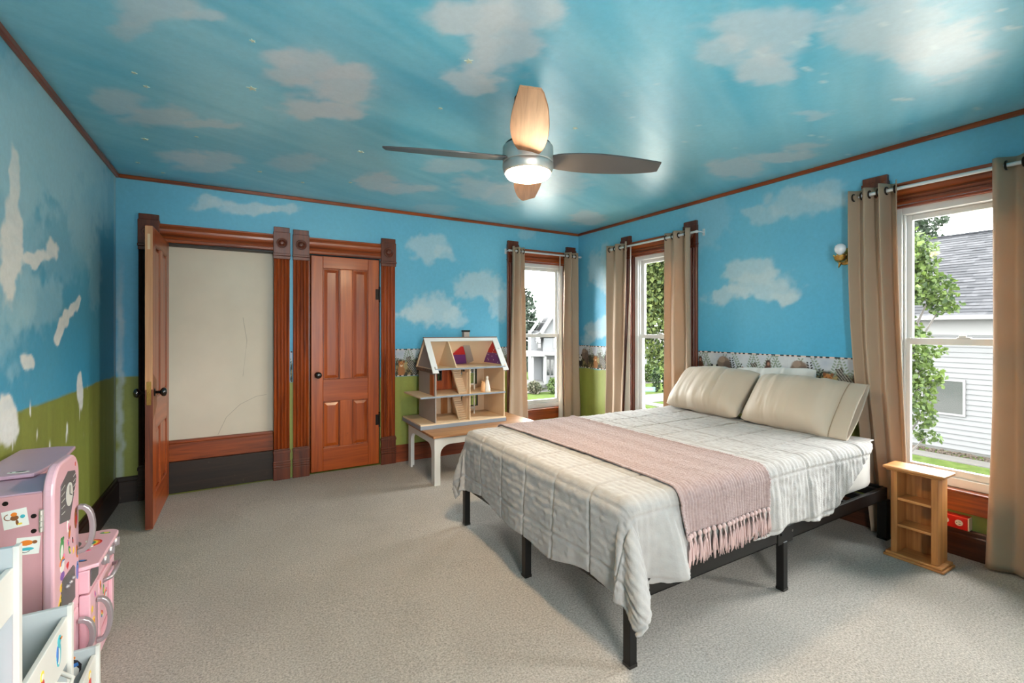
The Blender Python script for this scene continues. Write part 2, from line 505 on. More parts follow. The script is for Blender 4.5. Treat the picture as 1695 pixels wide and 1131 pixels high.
def paint_wall(s, z, L, seed, split=.835, cloud=CLOUD):
    a = clouds(s, z, L, seed)
    t = np.clip((z - .9) / 1.5 + (fbm(s * 1.3, z * 1.3, seed + 3, 3) - .5) * .7, 0, 1)
    c = mixc(np.tile(BLUE_M, (len(s), 1)), BLUE_T, t)
    c = mixc(c, cloud, a * .9)
    edge = split + (fbm(s * 7, s * 0 + 2, seed + 8, 3) - .5) * .02
    g = sstep(-.006, .006, edge - z)
    gv = fbm(s * 22, z * 1.5, seed + 12, 3)
    gc = GREEN * (0.85 + .3 * gv)[:, None]
    return c * (1 - g[:, None]) + gc * g[:, None]

def paint_left(s, z):
    c = paint_wall(s, z, LEFT_WASH_LIGHT, 21, .955, np.array(lin(176, 216, 230)))
    p = clouds(s, z, LEFT_PATCH, 31, wob=.055, soft=.3) * (.82 + .3 * fbm(s * 8, z * 30, 33, 3))
    # skim coat down the corner and thin drips over the green
    dr = sstep(.05, .01, np.abs(s - 4.44 + (fbm(z * 9, s * 0, 5) - .5) * .03)) * (.2 + .5 * fbm(s * 30, z * 6, 8, 3))
    dr2 = sstep(.70, .74, fbm(s * 26, z * 4.2, 61, 3)) * sstep(.62, .74, z) * sstep(1.0, .93, z) * sstep(3.9, 3.5, s)
    c = mixc(c, np.array(lin(196, 206, 208)), np.clip(dr, 0, 1))
    return mixc(c, np.array(lin(238, 240, 240)), np.clip(np.maximum(p, dr2), 0, 1))

def paint_back(s, z):
    c = paint_wall(s, z, BACK_CLOUDS, 51, .835)
    lft = (s < -.6)
    edge = .945
    blue_here = paint_wall(s, z, [], 51, edge)
    c[lft] = blue_here[lft]
    dr = sstep(.032, .006, np.abs(s + .775 - (fbm(z * 14, s * 0, 15) - .5) * .03)) * sstep(2.0, 1.3, z) * (.25 + .7 * fbm(s * 40, z * 7, 18, 3))
    return mixc(c, np.array(lin(190, 204, 208)), np.clip(dr, 0, 1))

def axis_lines(a, b, step, cuts):
    pts = sorted({round(q, 4) for q in ([a, b] + [c for c in cuts if a < c < b])})
    out = [pts[0]]
    for p, q in zip(pts[:-1], pts[1:]):
        n = max(1, int(math.ceil((q - p) / step)))
        out += [p + (q - p) * i / n for i in range(1, n + 1)]
    return out

def wall(name, label, T, s0, s1, openings, paint, mat, step=.012, thick=.16, fine=None):
    """a wall with openings (a, b, z0, z1): painted front skin plus the body behind it; T(s, depth, z)"""
    mb = MB()
    fa, fb = fine or (s0, s1)
    ss = axis_lines(s0, fa, .1, []) [:-1] + axis_lines(fa, fb, step, [q for o in openings for q in o[:2]]) + axis_lines(fb, s1, .1, [q for o in openings for q in o[:2]])[1:] if fine else axis_lines(s0, s1, step, [q for o in openings for q in o[:2]])
    zz = axis_lines(0, ZC, step, [q for o in openings for q in o[2:]])
    idx, vs = {}, []
    fs = []
    def vid(i, j):
        k = (i, j)
        if k not in idx:
            idx[k] = len(vs)
            vs.append((ss[i], zz[j]))
        return idx[k]
    p = [Vector(T(*q)) for q in ((0, 0, 0), (1, 0, 0), (0, 0, 1), (0, -1, 0))]
    flip = (p[1] - p[0]).cross(p[2] - p[0]).dot(p[3] - p[0]) < 0
    for i in range(len(ss) - 1):
        for j in range(len(zz) - 1):
            cs, cz = (ss[i] + ss[i + 1]) / 2, (zz[j] + zz[j + 1]) / 2
            if any(a < cs < b and c < cz < d for a, b, c, d in openings):
                continue
            f = (vid(i, j), vid(i + 1, j), vid(i + 1, j + 1), vid(i, j + 1))
            fs.append(f[::-1] if flip else f)
    mb.add([T(a, 0, b) for a, b in vs], fs)
    sz = list(vs)
    # the body, in boxes around the openings
    cols = sorted({s0, s1} | {q for o in openings for q in o[:2]})
    for a, b in zip(cols[:-1], cols[1:]):
        m = (a + b) / 2
        holes = sorted((o[2], o[3]) for o in openings if o[0] < m < o[1])
        z = -.04        # the body reaches into the floor and ceiling so no daylight leaks under it
        for h0, h1 in holes + [(ZC + .03, ZC + .03)]:
            if h0 - z > 1e-4:
                n = len(mb.v)
                mb.box(a, b, .003, thick, z, h0, T)
                sz += [(q[0], q[2]) for q in [(x, y, zq) for zq in (z, h0) for y in (.003, thick) for x in (a, b)]]
            z = h1
    arr = np.array(sz)
    o = mb.build(name, mat, cols=paint(arr[:, 0], arr[:, 1]))
    return tag(o, label, 'wall', kind='structure')

PAINT_W = painted('painted_sky_and_grass_wall', .55, .12, 8, coat=.12, coatr=.35)
PAINT_C = painted('painted_glossy_sky_ceiling', .4, .16, 4, coat=.7, coatr=.3)
TB = lambda s, d, z: (s, YB + d, z)
TR = lambda s, d, z: (XR + d, s, z)
TL = lambda s, d, z: (XL - d, s, z)
TF = lambda s, d, z: (s, YF - d, z)
OP1 = (2.70, 3.37, .375, 2.09)
OP2 = (2.90, 3.58, .375, 2.09)
OP3 = (.66, 1.33, .375, 2.09)
OP4 = (-.60, .06, .375, 2.09)
DOOR_A, DOOR_B = (-.52, .25), (.53, 1.16)
wall('wall_back', 'far wall painted as blue sky over a green band with two wooden doors', TB, XL - .16, XR + .16, [OP1, (*DOOR_A, 0, 1.975), (*DOOR_B, 0, 1.975)], paint_back, PAINT_W)
wall('wall_right', 'wall behind the bed painted blue with white clouds', TR, YF - .16, YB, [OP2, OP3, OP4], lambda s, z: paint_wall(s, z, RIGHT_CLOUDS, 81), PAINT_W, fine=(1.0, YB))
wall('wall_left', 'wall by the pink kitchen, blue and green with white filler patches', TL, YF - .16, YB, [], paint_left, PAINT_W, step=.009, fine=(2.3, YB))
wall('wall_front', 'wall behind the viewer, painted blue over green, with an added window', TF, XL - .16, XR + .16, [(.10, .80, .375, 2.09)], lambda s, z: paint_wall(s, z, [], 91), PAINT_W, step=.1)

# ceiling: painted skin under a slab
mb = MB()
xs = np.linspace(XL, XR, 230)
ys = np.linspace(YF, YB, 270)
gx, gy = np.meshgrid(xs, ys, indexing='ij')
mb.grid(np.stack([gx, gy, np.full_like(gx, ZC)], -1), flip=True)
pc = paint_ceiling(gx.ravel(), gy.ravel())
n0 = len(mb.v)
mb.box(XL - .16, XR + .16, YF - .16, YB + .16, ZC + .004, ZC + .12)
pc = np.vstack([pc, np.tile(lin(70, 170, 205), (len(mb.v) - n0, 1))])
tag(mb.build('ceiling', PAINT_C, cols=pc), 'glossy ceiling painted as a blue sky with white clouds', 'ceiling', kind='structure')

# carpet
m, n, p = newmat('grey_beige_carpet')
L = n.links.new
tc = node(n, 'TexCoord')
n1 = node(n, 'TexNoise', Scale=120.0, Detail=4.0, Roughness=.75)
n2 = node(n, 'TexNoise', Scale=2.2, Detail=5.0, Distortion=.8)
n3 = node(n, 'TexNoise', Scale=420.0, Detail=2.0)
for q in (n1, n2, n3):
    L(tc.outputs['Object'], q.inputs['Vector'])
c1 = node(n, 'ValToRGB')
c1.color_ramp.elements[0].position, c1.color_ramp.elements[0].color = .32, (*lin(132, 123, 114), 1)
c1.color_ramp.elements[1].position, c1.color_ramp.elements[1].color = .68, (*lin(216, 206, 195), 1)
L(n1.outputs['Fac'], c1.inputs['Fac'])
mx = node(n, 'Mix', data_type='RGBA', blend_type='MULTIPLY')
mx.inputs[0].default_value = 1
c2 = node(n, 'ValToRGB')
c2.color_ramp.elements[0].position, c2.color_ramp.elements[0].color = .3, (.86, .86, .86, 1)
c2.color_ramp.elements[1].position, c2.color_ramp.elements[1].color = .7, (1, 1, 1, 1)
L(n2.outputs['Fac'], c2.inputs['Fac'])
L(c1.outputs['Color'], mx.inputs[6])
L(c2.outputs['Color'], mx.inputs[7])
L(mx.outputs[2], p.inputs['Base Color'])
p.inputs['Roughness'].default_value = .95
p.inputs['Specular IOR Level'].default_value = .1
p.inputs['Sheen Weight'].default_value = .2
ad = node(n, 'Math', operation='ADD')
L(n1.outputs['Fac'], ad.inputs[0])
L(n3.outputs['Fac'], ad.inputs[1])
bp = node(n, 'Bump', Strength=.7, Distance=.014)
L(ad.outputs[0], bp.inputs['Height'])
L(bp.outputs['Normal'], p.inputs['Normal'])
CARPET = m
mb = MB()
xs = np.linspace(XL, XR, 120)
ys = np.linspace(YF, YB, 140)
gx, gy = np.meshgrid(xs, ys, indexing='ij')
gz = (fbm(gx * 3, gy * 3, 4, 4) - .5) * .006
mb.grid(np.stack([gx, gy, gz], -1))
mb.box(XL - .16, XR + .16, YF - .16, YB + .16, -.12, -.006)
tag(mb.build('floor', CARPET, smooth=True), 'wall to wall grey beige carpet', 'floor', kind='structure')

# trims
def strip(name, mat, label, *b, bevel=.004):
    o = MB().box(*b).build(name, mat, bevel=bevel)
    return tag(o, label, 'trim', kind='structure')
strip('trim_1', W_HY, 'thin brown moulding where the patched wall meets the ceiling', XL, XL + .022, YF, YB, 2.432, ZC)
strip('trim_2', W_H, 'thin brown moulding over the two doors at the ceiling', XL + .022, XR - .022, YB - .022, YB, 2.432, ZC)
strip('trim_3', W_HY, 'thin brown moulding over the bed wall at the ceiling', XR - .022, XR, YF, YB, 2.432, ZC)
def base(name, mat, label, T, a, b, h=.155, d=.022):
    poly = [(0, 0), (d, 0), (d, h - .035), (d - .006, h - .028), (d - .006, h - .008), (d - .012, h), (0, h)]
    o = MB().prism(poly, a, b, lambda p, q, t: T(t, -p, q)).build(name, mat)
    return tag(o, label, 'baseboard', kind='structure')
base('baseboard_left', W_DARK, 'dark stained baseboard below the patched wall', TL, YF, YB - .02, h=.19)
base('baseboard_back', W_DARKX, 'short dark baseboard beside the open door', TB, XL, -.665, h=.19)
base('baseboard_back', W_REDH, 'red brown baseboard behind the white bench', TB, 1.305, XR, h=.165)
base('baseboard_right', wood('brown_baseboard_wood', lin(44, 20, 10), lin(84, 42, 22), 'y', rough=.35, coat=.4), 'dark brown baseboard behind the bed', TR, YF, YB - .022, h=.16)
base('baseboard_front', W_DARKX, 'baseboard on the wall behind the viewer', TF, XL, XR)

# recess behind the open door: plaster, wooden skirting and a dark riser
PLASTER = plain('warm_beige_plaster', lin(212, 203, 186), .8, var=.07, scale=5, bump=.12, bscale=22)
t = thing('wall_recess', 'beige plaster wall with wooden skirting closing the open doorway', 'wall', (-.135, YB + .1, 0), kind='structure')
box('plaster_panel', PLASTER, t, -.54, .27, YB + .09, YB + .16, -.04, 1.99, bevel=0)
box('skirting', W_H, t, -.52, .25, YB + .062, YB + .09, .245, .385)
box('skirting_cap', W_H, t, -.52, .25, YB + .052, YB + .09, .385, .412, bevel=.008)
box('riser_board', W_DARKX, t, -.52, .25, YB + .03, YB + .09, 0, .245)
ck = MB()
for pts in ([(-.16, .42), (-.1, .56), (0, .66), (.12, .72), (.2, .73)], [(.02, .9), (.05, 1.2), (.02, 1.4)]):
    ck.tube([(x, YB + .0902, z) for x, z in pts], .0011, 4)
ck.build('plaster_crack', plain('crack_grey', lin(120, 112, 100), .9), t)

# ------------------------------------------------------------------ window and door trim
def fluted_profile(wd, th=.024):
    """plan of a casing board with rounded reeds"""
    pts = [(0, 0), (0, th * .8), (.008, th)]
    n = 3
    a, b = .02, wd - .02
    for i in range(n):
        p0 = a + (b - a) * i / n
        p1 = a + (b - a) * (i + 1) / n
        for k in range(7):
            f = k / 6
            pts.append((p0 + (p1 - p0) * (.12 + .76 * f), th - .011 + .013 * math.sin(math.pi * f)))
        if i < n - 1:
            pts.append((p1, th - .013))
    pts += [(wd - .008, th), (wd, th * .8), (wd, 0)]
    return pts

def corner_block(root, T, a, b, z0, z1, mv, name='corner_block'):
    mb = MB()
    h = z1 - z0
    mb.box(a, b, -.036, .002, z0 + h * .17, z1 - h * .16, T)
    mb.box(a + .004, b - .004, -.028, .002, z1 - h * .16, z1, T)
    mb.box(a - .003, b + .003, -.042, .002, z0 + h * .10, z0 + h * .17, T)
    mb.box(a, b, -.034, .002, z0, z0 + h * .10, T)
    o = mb.build(name, mv, root, bevel=.003)
    # turned rosette
    c = Vector(T((a + b) / 2, -.036, z0 + h * .5))
    d = (Vector(T(0, -1, 0)) - Vector(T(0, 0, 0)))
    M = Vector((0, 0, 1)).rotation_difference(d).to_matrix()
    R = min(b - a, h) * .34
    rb = MB().lathe([(R, 0), (R, .006), (R * .92, .010), (R * .84, .007), (R * .72, .001), (R * .64, .002), (R * .58, .010), (R * .35, .016), (0.001, .017)], 24, c, M)
    for k in range(8):
        q = k * math.pi / 4
        rb.ball(c + M @ Vector((R * .36 * math.cos(q), R * .36 * math.sin(q), .014)), (R * .15, R * .15, .006), 6, 4, M)
    r = rb.build('rosette', mv, None, smooth=True)
    r.location -= wloc(o)
    r.parent = o
    return o

def leg_casing(root, T, a, b, z0, z1, mat, name='casing_leg'):
    prof = fluted_profile(b - a)
    return MB().prism(prof, z0, z1, lambda p, q, t: T(a + p, -q, t)).build(name, mat, root)

def head_casing(root, T, a, b, z0, z1, mat):
    h = z1 - z0
    prof = [(0, 0), (.020, 0), (.024, h * .06), (.024, h * .16), (.014, h * .2), (.018, h * .26), (.024, h * .32), (.018, h * .4), (.013, h * .44), (.02, h * .5), (.026, h * .6), (.028, h * .72), (.022, h * .82), (.020, h * .86), (.026, h * .92), (.026, h), (0, h)]
    return MB().prism(prof, a, b, lambda p, q, t: T(t, -p, z0 + q)).build('head_casing', mat, root)

def plinth(root, T, a, b, h, mat):
    mb = MB()
    mb.box(a, b, -.034, 0, 0, h * .38, T)
    for k in range(3):
        mb.box(a - .002, b + .002, -.037 - .0015 * (k % 2), 0, h * (.40 + .075 * k), h * (.46 + .075 * k), T)
    mb.box(a + .002, b - .002, -.031, 0, h * .38, h * .86, T)
    mb.box(a - .002, b + .002, -.038, 0, h * .86, h * .95, T)
    mb.box(a + .004, b - .004, -.033, 0, h * .95, h, T)
    return mb.build('plinth_block', mat, root, bevel=.003)

# door casings: two separate surrounds standing side by side
t = thing('door_frame_1', 'fluted wooden surround with round corner rosettes at the open doorway', 'door frame', (-.14, YB, 0), kind='structure')
leg_casing(t, TB, -.665, -.54, .265, 1.91, W_DARK)
corner_block(t, TB, -.668, -.535, 1.905, 2.18, W_RED)
plinth(t, TB, -.668, -.535, .265, W_DARK)
leg_casing(t, TB, .25, .372, .265, 1.91, W_V)
corner_block(t, TB, .245, .376, 1.905, 2.18, W_RED)
plinth(t, TB, .245, .376, .265, W_RED)
head_casing(t, TB, -.535, .245, 1.975, 2.115, W_H)
box('jamb', W_DARK, t, -.54, -.52, YB, YB + .15, 0, 1.975)
box('jamb', W_DARK, t, .25, .268, YB, YB + .15, 0, 1.975)
box('jamb_head', W_DARKX, t, -.52, .25, YB, YB + .09, 1.958, 1.975)
t = thing('door_frame_2', 'fluted wooden surround with round corner rosettes at the closed door', 'door frame', (.85, YB, 0), kind='structure')
leg_casing(t, TB, .40, .527, .265, 1.91, W_V)
corner_block(t, TB, .396, .53, 1.905, 2.172, W_RED)
plinth(t, TB, .396, .53, .265, W_RED)
leg_casing(t, TB, 1.165, 1.30, .265, 1.91, W_V)
corner_block(t, TB, 1.162, 1.306, 1.905, 2.172, W_RED)
plinth(t, TB, 1.162, 1.306, .265, W_RED)
head_casing(t, TB, .53, 1.162, 1.972, 2.115, W_H)
box('door_stop', W_V, t, .53, .545, YB + .045, YB + .15, 0, 1.972)
box('door_stop', W_V, t, 1.15, 1.162, YB + .045, YB + .15, 0, 1.972)
box('closet_back', W_DARKX, t, .53, 1.162, YB + .10, YB + .16, -.04, 1.985)

def door_leaf(t, Wd, Hd, th, sw, knob_x, flip=1):
    """a four-panel door in the frame x 0..Wd, y -th/2..th/2; children of t"""
    h = th / 2
    B = lambda nm, m, *b: MB().box(*b).build(nm, m, t, bevel=.004, world=False)
    zr = [(0, .21), (.63, .83), (Hd - .11, Hd)]
    B('stile', W_DOOR, 0, sw, -h, h, 0, Hd)
    B('stile', W_DOOR, Wd - sw, Wd, -h, h, 0, Hd)
    for a, b in zr:
        B('rail', W_DOORH, sw, Wd - sw, -h, h, a, b)
    mid = Wd / 2
    for a, b in ((.21, .63), (.83, Hd - .11)):
        B('mullion', W_DOOR, mid - .055, mid + .055, -h, h, a, b)
    for x0, x1 in ((sw, mid - .055), (mid + .055, Wd - sw)):
        for a, b in ((.21, .63), (.83, Hd - .11)):
            mb = MB()
            mb.box(x0, x1, -h + .014, h - .014, a, b)
            for s in (-1, 1):   # raised field with bevelled edge and a bead around it
                e, f, y0, y1 = .012, .038, s * (h - .014), s * (h - .005)
                vs = [(x0 + e, y0, a + e), (x1 - e, y0, a + e), (x1 - e, y0, b - e), (x0 + e, y0, b - e),
                      (x0 + f, y1, a + f), (x1 - f, y1, a + f), (x1 - f, y1, b - f), (x0 + f, y1, b - f)]
                fs = [(4, 5, 6, 7), (0, 1, 5, 4), (1, 2, 6, 5), (2, 3, 7, 6), (3, 0, 4, 7)]
                mb.add(vs, fs if s < 0 else [q[::-1] for q in fs])
            mb.build('panel', W_DOOR, t, world=False)
            bd = MB()
            for s in (-1, 1):
                y0, y1 = sorted((s * (h - .014), s * (h - .002)))
                bd.box(x0, x0 + .010, y0, y1, a, b).box(x1 - .010, x1, y0, y1, a, b)
                bd.box(x0, x1, y0, y1, a, a + .010).box(x0, x1, y0, y1, b - .010, b)
            bd.build('bead', W_V, t, world=False, bevel=.003)
    for s in (-1, 1):
        M = Vector((0, 0, 1)).rotation_difference(Vector((0, s, 0))).to_matrix()
        k = MB().lathe([(.006, 0), (.009, .004), (.009, .028), (.018, .034), (.028, .042), (.030, .052), (.026, .062), (.012, .068), (.001, .069)], 20, (knob_x, s * h, .875), M)
        ko = k.build('knob', BLACKKNOB, t, smooth=True, world=False)
        r = MB().lathe([(.026, -.001), (.026, .003), (.018, .006), (.001, .007)], 20, (knob_x, s * h, .875), M).build('knob_rosette', IRON, None, smooth=True)
        r.parent = ko

d2 = thing('door_2', 'closed four panel honey wood door with black knob between fluted casings', 'door', (.547, YB + .022, .012), kind='structure')
door_leaf(d2, .602, 1.95, .036, .10, .055)
for z in (1.62, .42):
    hg = MB().tube([(.606, -.022, z - .06), (.606, -.022, z + .06)], .008, 10).box(.57, .606, -.0205, -.0175, z - .05, z + .05)
    hg.ball((.606, -.022, z + .066), .009, 8, 6).ball((.606, -.022, z - .066), .009, 8, 6)
    hg.build('hinge', IRON, d2, world=False)

d1 = thing('door_1', 'open four panel wooden door seen edge on, swung into the room', 'door', (-.497, YB - .025, .012), rotz=math.radians(-90.6), kind='structure')
door_leaf(d1, .715, 1.955, .04, .11, .66)
MB().box(.7145, .7175, -.0195, .0195, .9, 1.95).box(.7145, .7175, -.0195, .0195, .005, .0055).build('bare_edge', W_EDGE, d1, world=False)
MB().box(.7145, .7165, -.0195, .0195, .006, .90).build('stained_edge', W_RED, d1, world=False)
e = MB().box(.7165, .7195, -.012, .012, .80, .95).build('latch_plate', BRASS, d1, world=False, bevel=.001)
lb = MB().box(.719, .730, -.006, .006, .868, .885).build('latch_bolt', BRASS, None, bevel=.002)
lb.parent = e
MB().box(.7165, .7185, -.007, .007, 1.80, 1.90).build('mortise_patch', plain('putty_patch', lin(206, 176, 140), .6), d1, world=False)
MB().add([(.56, .0205, .78), (.70, .0205, .70), (.70, .0205, 1.0), (.58, .0205, .95)], [(0, 1, 2, 3)]).add([(.56, .0195, .78), (.70, .0195, .70), (.70, .0195, 1.0), (.58, .0195, .95)], [(3, 2, 1, 0)]).build('bare_lock_patch', plain('dull_unvarnished_wood', lin(140, 92, 62), .7, bump=.1), d1, world=False)
for z in (1.70, .28):
    MB().tube([(-.004, -.024, z - .05), (-.004, -.024, z + .05)], .007, 10).box(0, .05, -.0215, -.019, z - .045, z + .045).build('hinge', IRON, d1, world=False)

def window(idx, label, T, op, legs=True, pane_wd=None):
    a, b, z0, z1 = op
    c = Vector(T((a + b) / 2, 0, 0))
    t = thing('window_%d' % idx, label, 'window', tuple(c), kind='structure')
    along_x = abs((Vector(T(1, 0, 0)) - Vector(T(0, 0, 0))).x) > .5
    WH = W_H if along_x else W_HY
    BX = lambda nm, m, p, *q, bevel=.003: MB().box(*q, T).build(nm, m, p, bevel=bevel)
    # wooden surround
    leg_casing(t, TB_of(T, 0), a - .14, a, .255, 2.06, W_RED)
    leg_casing(t, TB_of(T, 0), b, b + .14, .255, 2.06, W_RED)
    corner_block(t, T, a - .142, a + .002, 2.04, 2.285, W_RED)
    corner_block(t, T, b - .002, b + .142, 2.04, 2.285, W_RED)
    head_casing(t, T, a + .002, b - .002, 2.075, 2.21, WH)
    BX('apron_board', WH, t, a - .0, b + .0, -.026, 0, .255, .362)
    BX('stool', WH, t, a - .004, b + .004, -.034, .03, .362, .378, bevel=.005)
    BX('jamb', W_RED, t, a, a + .014, 0, .05, .378, 2.075)
    BX('jamb', W_RED, t, b - .014, b, 0, .05, .378, 2.075)
    BX('jamb_head', WH, t, a + .014, b - .014, 0, .05, 2.06, 2.075)
    # white vinyl unit: outer frame, two sashes
    fr = MB()
    A, Bq = a + .012, b - .012
    f0, f1 = .03, .13
    fr.box(A, A + .042, f0, f1, .378, 2.062, T).box(Bq - .042, Bq, f0, f1, .378, 2.062, T)
    fr.box(A + .042, Bq - .042, f0, f1, 2.02, 2.062, T).box(A + .042, Bq - .042, f0, f1, .378, .43, T)
    fr.box(A + .042, A + .054, f0 + .02, f0 + .034, .43, 2.02, T).box(Bq - .054, Bq - .042, f0 + .02, f0 + .034, .43, 2.02, T)
    fr.build('frame', VINYL, t, bevel=.004)
    for nm, (w0, w1), (s0, s1) in (('upper_sash', (.092, .122), (1.205, 2.02)), ('lower_sash', (.058, .088), (.43, 1.245))):
        m = .032
        i0, i1 = A + .042, Bq - .042
        sb = MB().box(i0, i0 + m, w0, w1, s0, s1, T).box(i1 - m, i1, w0, w1, s0, s1, T)
        sb.box(i0 + m, i1 - m, w0, w1, s1 - (.04 if nm[0] == 'l' else m), s1, T).box(i0 + m, i1 - m, w0, w1, s0, s0 + (.04 if nm[0] == 'l' else .03), T)
        so = sb.build(nm, VINYL, t, bevel=.003)
        wm = (w0 + w1) / 2
        po = MB().box(i0 + m - .004, i1 - m + .004, wm - .002, wm + .002, s0 + .026, s1 - m + .004, T).build('pane', GLASS, None)
        po.location -= wloc(t)
        po.parent = so
    lk = MB().box((a + b) / 2 - .03, (a + b) / 2 + .03, .052, .085, 1.245, 1.252, T).box((a + b) / 2 - .012, (a + b) / 2 + .022, .056, .07, 1.252, 1.262, T)
    lk.build('sash_lock', VINYL, t, bevel=.002)
    return t

def TB_of(T, d):
    return lambda s, dd, z: T(s, dd + d, z)

window(1, 'narrow white sash window in wood trim behind the dollhouse end of the room', TB, OP1)
window(2, 'white sash window in wood trim past the far pillow with a leafy tree outside', TR, OP2)
window(3, 'large near white sash window facing the grey shingled roof', TR, OP3)
window(4, 'unseen white sash window added for daylight beside the viewer, past the nearest tan curtain', TR, OP4)  # out of view, put in to give the room more daylight
window(5, 'unseen white sash window added for daylight in the wall behind the viewer', TF, (.10, .80, .375, 2.09))  # second added window, also unseen, for fill daylight

# ------------------------------------------------------------------ printed wallpaper border
def border_paint(s, z, seed):
    """a printed safari border: s along the strip in metres, z 0..1 up; returns colours"""
    H = .265
    y = z * H
    sky = mixc(np.tile(np.array(lin(158, 168, 186)), (len(s), 1)), np.array(lin(206, 208, 208)), fbm(s * 9, y * 9, seed, 4))
    c = sky
    gl = .15 + .05 * (fbm(s * 8, s * 0, seed + 1, 4) - .5) * 2
    gcol = mixc(np.tile(np.array(lin(46, 46, 32)), (len(s), 1)), np.array(lin(138, 124, 84)), sstep(.42, .68, fbm(s * 45, y * 45, seed + 2, 4)))
    c = mixc(c, gcol, sstep(-.012, .012, gl - y))
    P = .62
    u = np.mod(s, P)
    def el(cx, cy, rx, ry, col, ang=0, a=1.0, soft=.16):
        nonlocal c
        ca, sa = math.cos(ang), math.sin(ang)
        for off in (0, -P, P):
            dx, dy = u - cx + off, y - cy
            r = np.sqrt(((dx * ca + dy * sa) / rx) ** 2 + ((-dx * sa + dy * ca) / ry) ** 2)
            r = r + (fbm(s * 60, y * 60, seed + 4, 2) - .5) * .25
            c = mixc(c, np.array(lin(*col)), a * sstep(1 + soft, 1 - soft, r))
    def leaf(cx, cy, n, ln, ang, col):
        for k in range(n):
            f = k / max(1, n - 1)
            x0, y0 = cx + math.cos(ang) * ln * f, cy + math.sin(ang) * ln * f
            for sg in (-1, 1):
                el(x0 + sg * .012, y0 + .008, .014 * (1.1 - .5 * f), .0055, col, sg * .7)
    # pale green sprays
    for cx, a in ((.04, 1.2), (.12, 2.0), (.20, 1.0), (.40, 2.0), (.48, 1.3), (.57, 1.9), (.60, 1.1)):
        leaf(cx, .13, 7, .12, a, (122, 138, 120))
    # brown elephant seen from behind
    el(.255, .165, .062, .062, (120, 100, 88)); el(.285, .12, .04, .07, (96, 80, 72)); el(.235, .20, .03, .026, (146, 126, 112)); el(.302, .075, .016, .05, (70, 58, 52))
    # ape
    el(.02, .13, .036, .055, (74, 44, 32)); el(.02, .195, .020, .026, (58, 34, 26)); el(.022, .188, .010, .014, (150, 110, 92)); el(.05, .11, .016, .03, (120, 74, 48))
    # orange brown animal curled in the grass
    el(.085, .095, .034, .034, (150, 92, 44)); el(.10, .115, .018, .017, (178, 118, 62)); el(.10, .11, .006, .005, (40, 26, 18))
    # panda
    el(.165, .06, .05, .05, (34, 32, 32)); el(.165, .115, .034, .036, (224, 222, 212)); el(.14, .145, .012, .012, (22, 20, 20)); el(.19, .145, .012, .012, (22, 20, 20))
    el(.155, .118, .007, .009, (22, 20, 20), .4); el(.177, .118, .007, .009, (22, 20, 20), -.4); el(.166, .100, .006, .004, (22, 20, 20))
    # dark fern
    leaf(.35, .06, 9, .15, 1.75, (28, 34, 34)); leaf(.36, .05, 7, .12, 1.2, (40, 46, 40))
    # lion cub
    el(.45, .05, .036, .06, (158, 104, 58)); el(.45, .115, .030, .030, (176, 116, 62)); el(.425, .14, .011, .012, (120, 70, 36)); el(.475, .14, .011, .012, (120, 70, 36))
    el(.45, .102, .013, .011, (226, 202, 170)); el(.45, .110, .005, .004, (40, 24, 18)); el(.438, .122, .004, .004, (24, 16, 12)); el(.462, .122, .004, .004, (24, 16, 12))
    # dry grass and zebra with real stripes
    el(.50, .10, .03, .03, (172, 156, 110), 0, .7)
    z0 = c.copy()
    for e in ((.555, .10, .040, .050, .5), (.525, .165, .018, .030, -.5), (.513, .172, .02, .012, -.3), (.585, .06, .03, .05, 0)):
        el(*e[:4], (150, 146, 138), e[4])
    changed = (np.abs(c - z0).sum(1) > .01)
    st = sstep(-.15, .15, np.sin((u * .8 + y * .6) * 420 + fbm(s * 20, y * 20, seed + 6, 2) * 5))
    c = np.where(changed[:, None], mixc(c, np.array(lin(26, 24, 24)), st), c)
    # braided rule along the top and bottom
    dash = sstep(-.1, .1, np.sin(s * 130 + np.sin(s * 31) * 1.5))
    band = (y > H - .012) | (y < .010)
    dc = mixc(np.tile(np.array(lin(206, 186, 178)), (len(s), 1)), np.array(lin(30, 30, 36)), dash)
    return np.where(band[:, None], dc, c)

BORDER = painted('printed_safari_border', .6, .05, 14, fine=.2)
def border(label, T, a, b, seed, rev=False, step=.004):
    n, k = max(2, int((b - a) / step)), 66
    ss, zz = np.linspace(a, b, n), np.linspace(.838, 1.105, k)
    mb = MB()
    P = np.array([[T(s, -.0025, z) for z in zz] for s in ss])
    p = [Vector(T(*q)) for q in ((0, 0, 0), (1, 0, 0), (0, 0, 1), (0, -1, 0))]
    mb.grid(P, flip=(p[1] - p[0]).cross(p[2] - p[0]).dot(p[3] - p[0]) < 0)
    gs, gz = np.meshgrid(ss, np.linspace(0, 1, k), indexing='ij')
    along = (b - gs if rev else gs - a).ravel()
    o = mb.build('wallpaper_border', BORDER, cols=border_paint(along + seed * .13, gz.ravel(), seed))
    return tag(o, label, 'wallpaper border', kind='structure')
border('strip of safari wallpaper border between the closed door and the dollhouse', TB, 1.307, 2.56, 3)
border('sliver of safari wallpaper border between the two door casings', TB, .378, .394, 3)
border('piece of safari wallpaper border right of the narrow window', TB, 3.512, 3.568, 2)
border('piece of safari wallpaper border with a panda in the far corner', TR, 3.724, 4.478, 1, rev=True)
border('long safari wallpaper border above the pillows', TR, 1.475, 2.756, 0, rev=True)

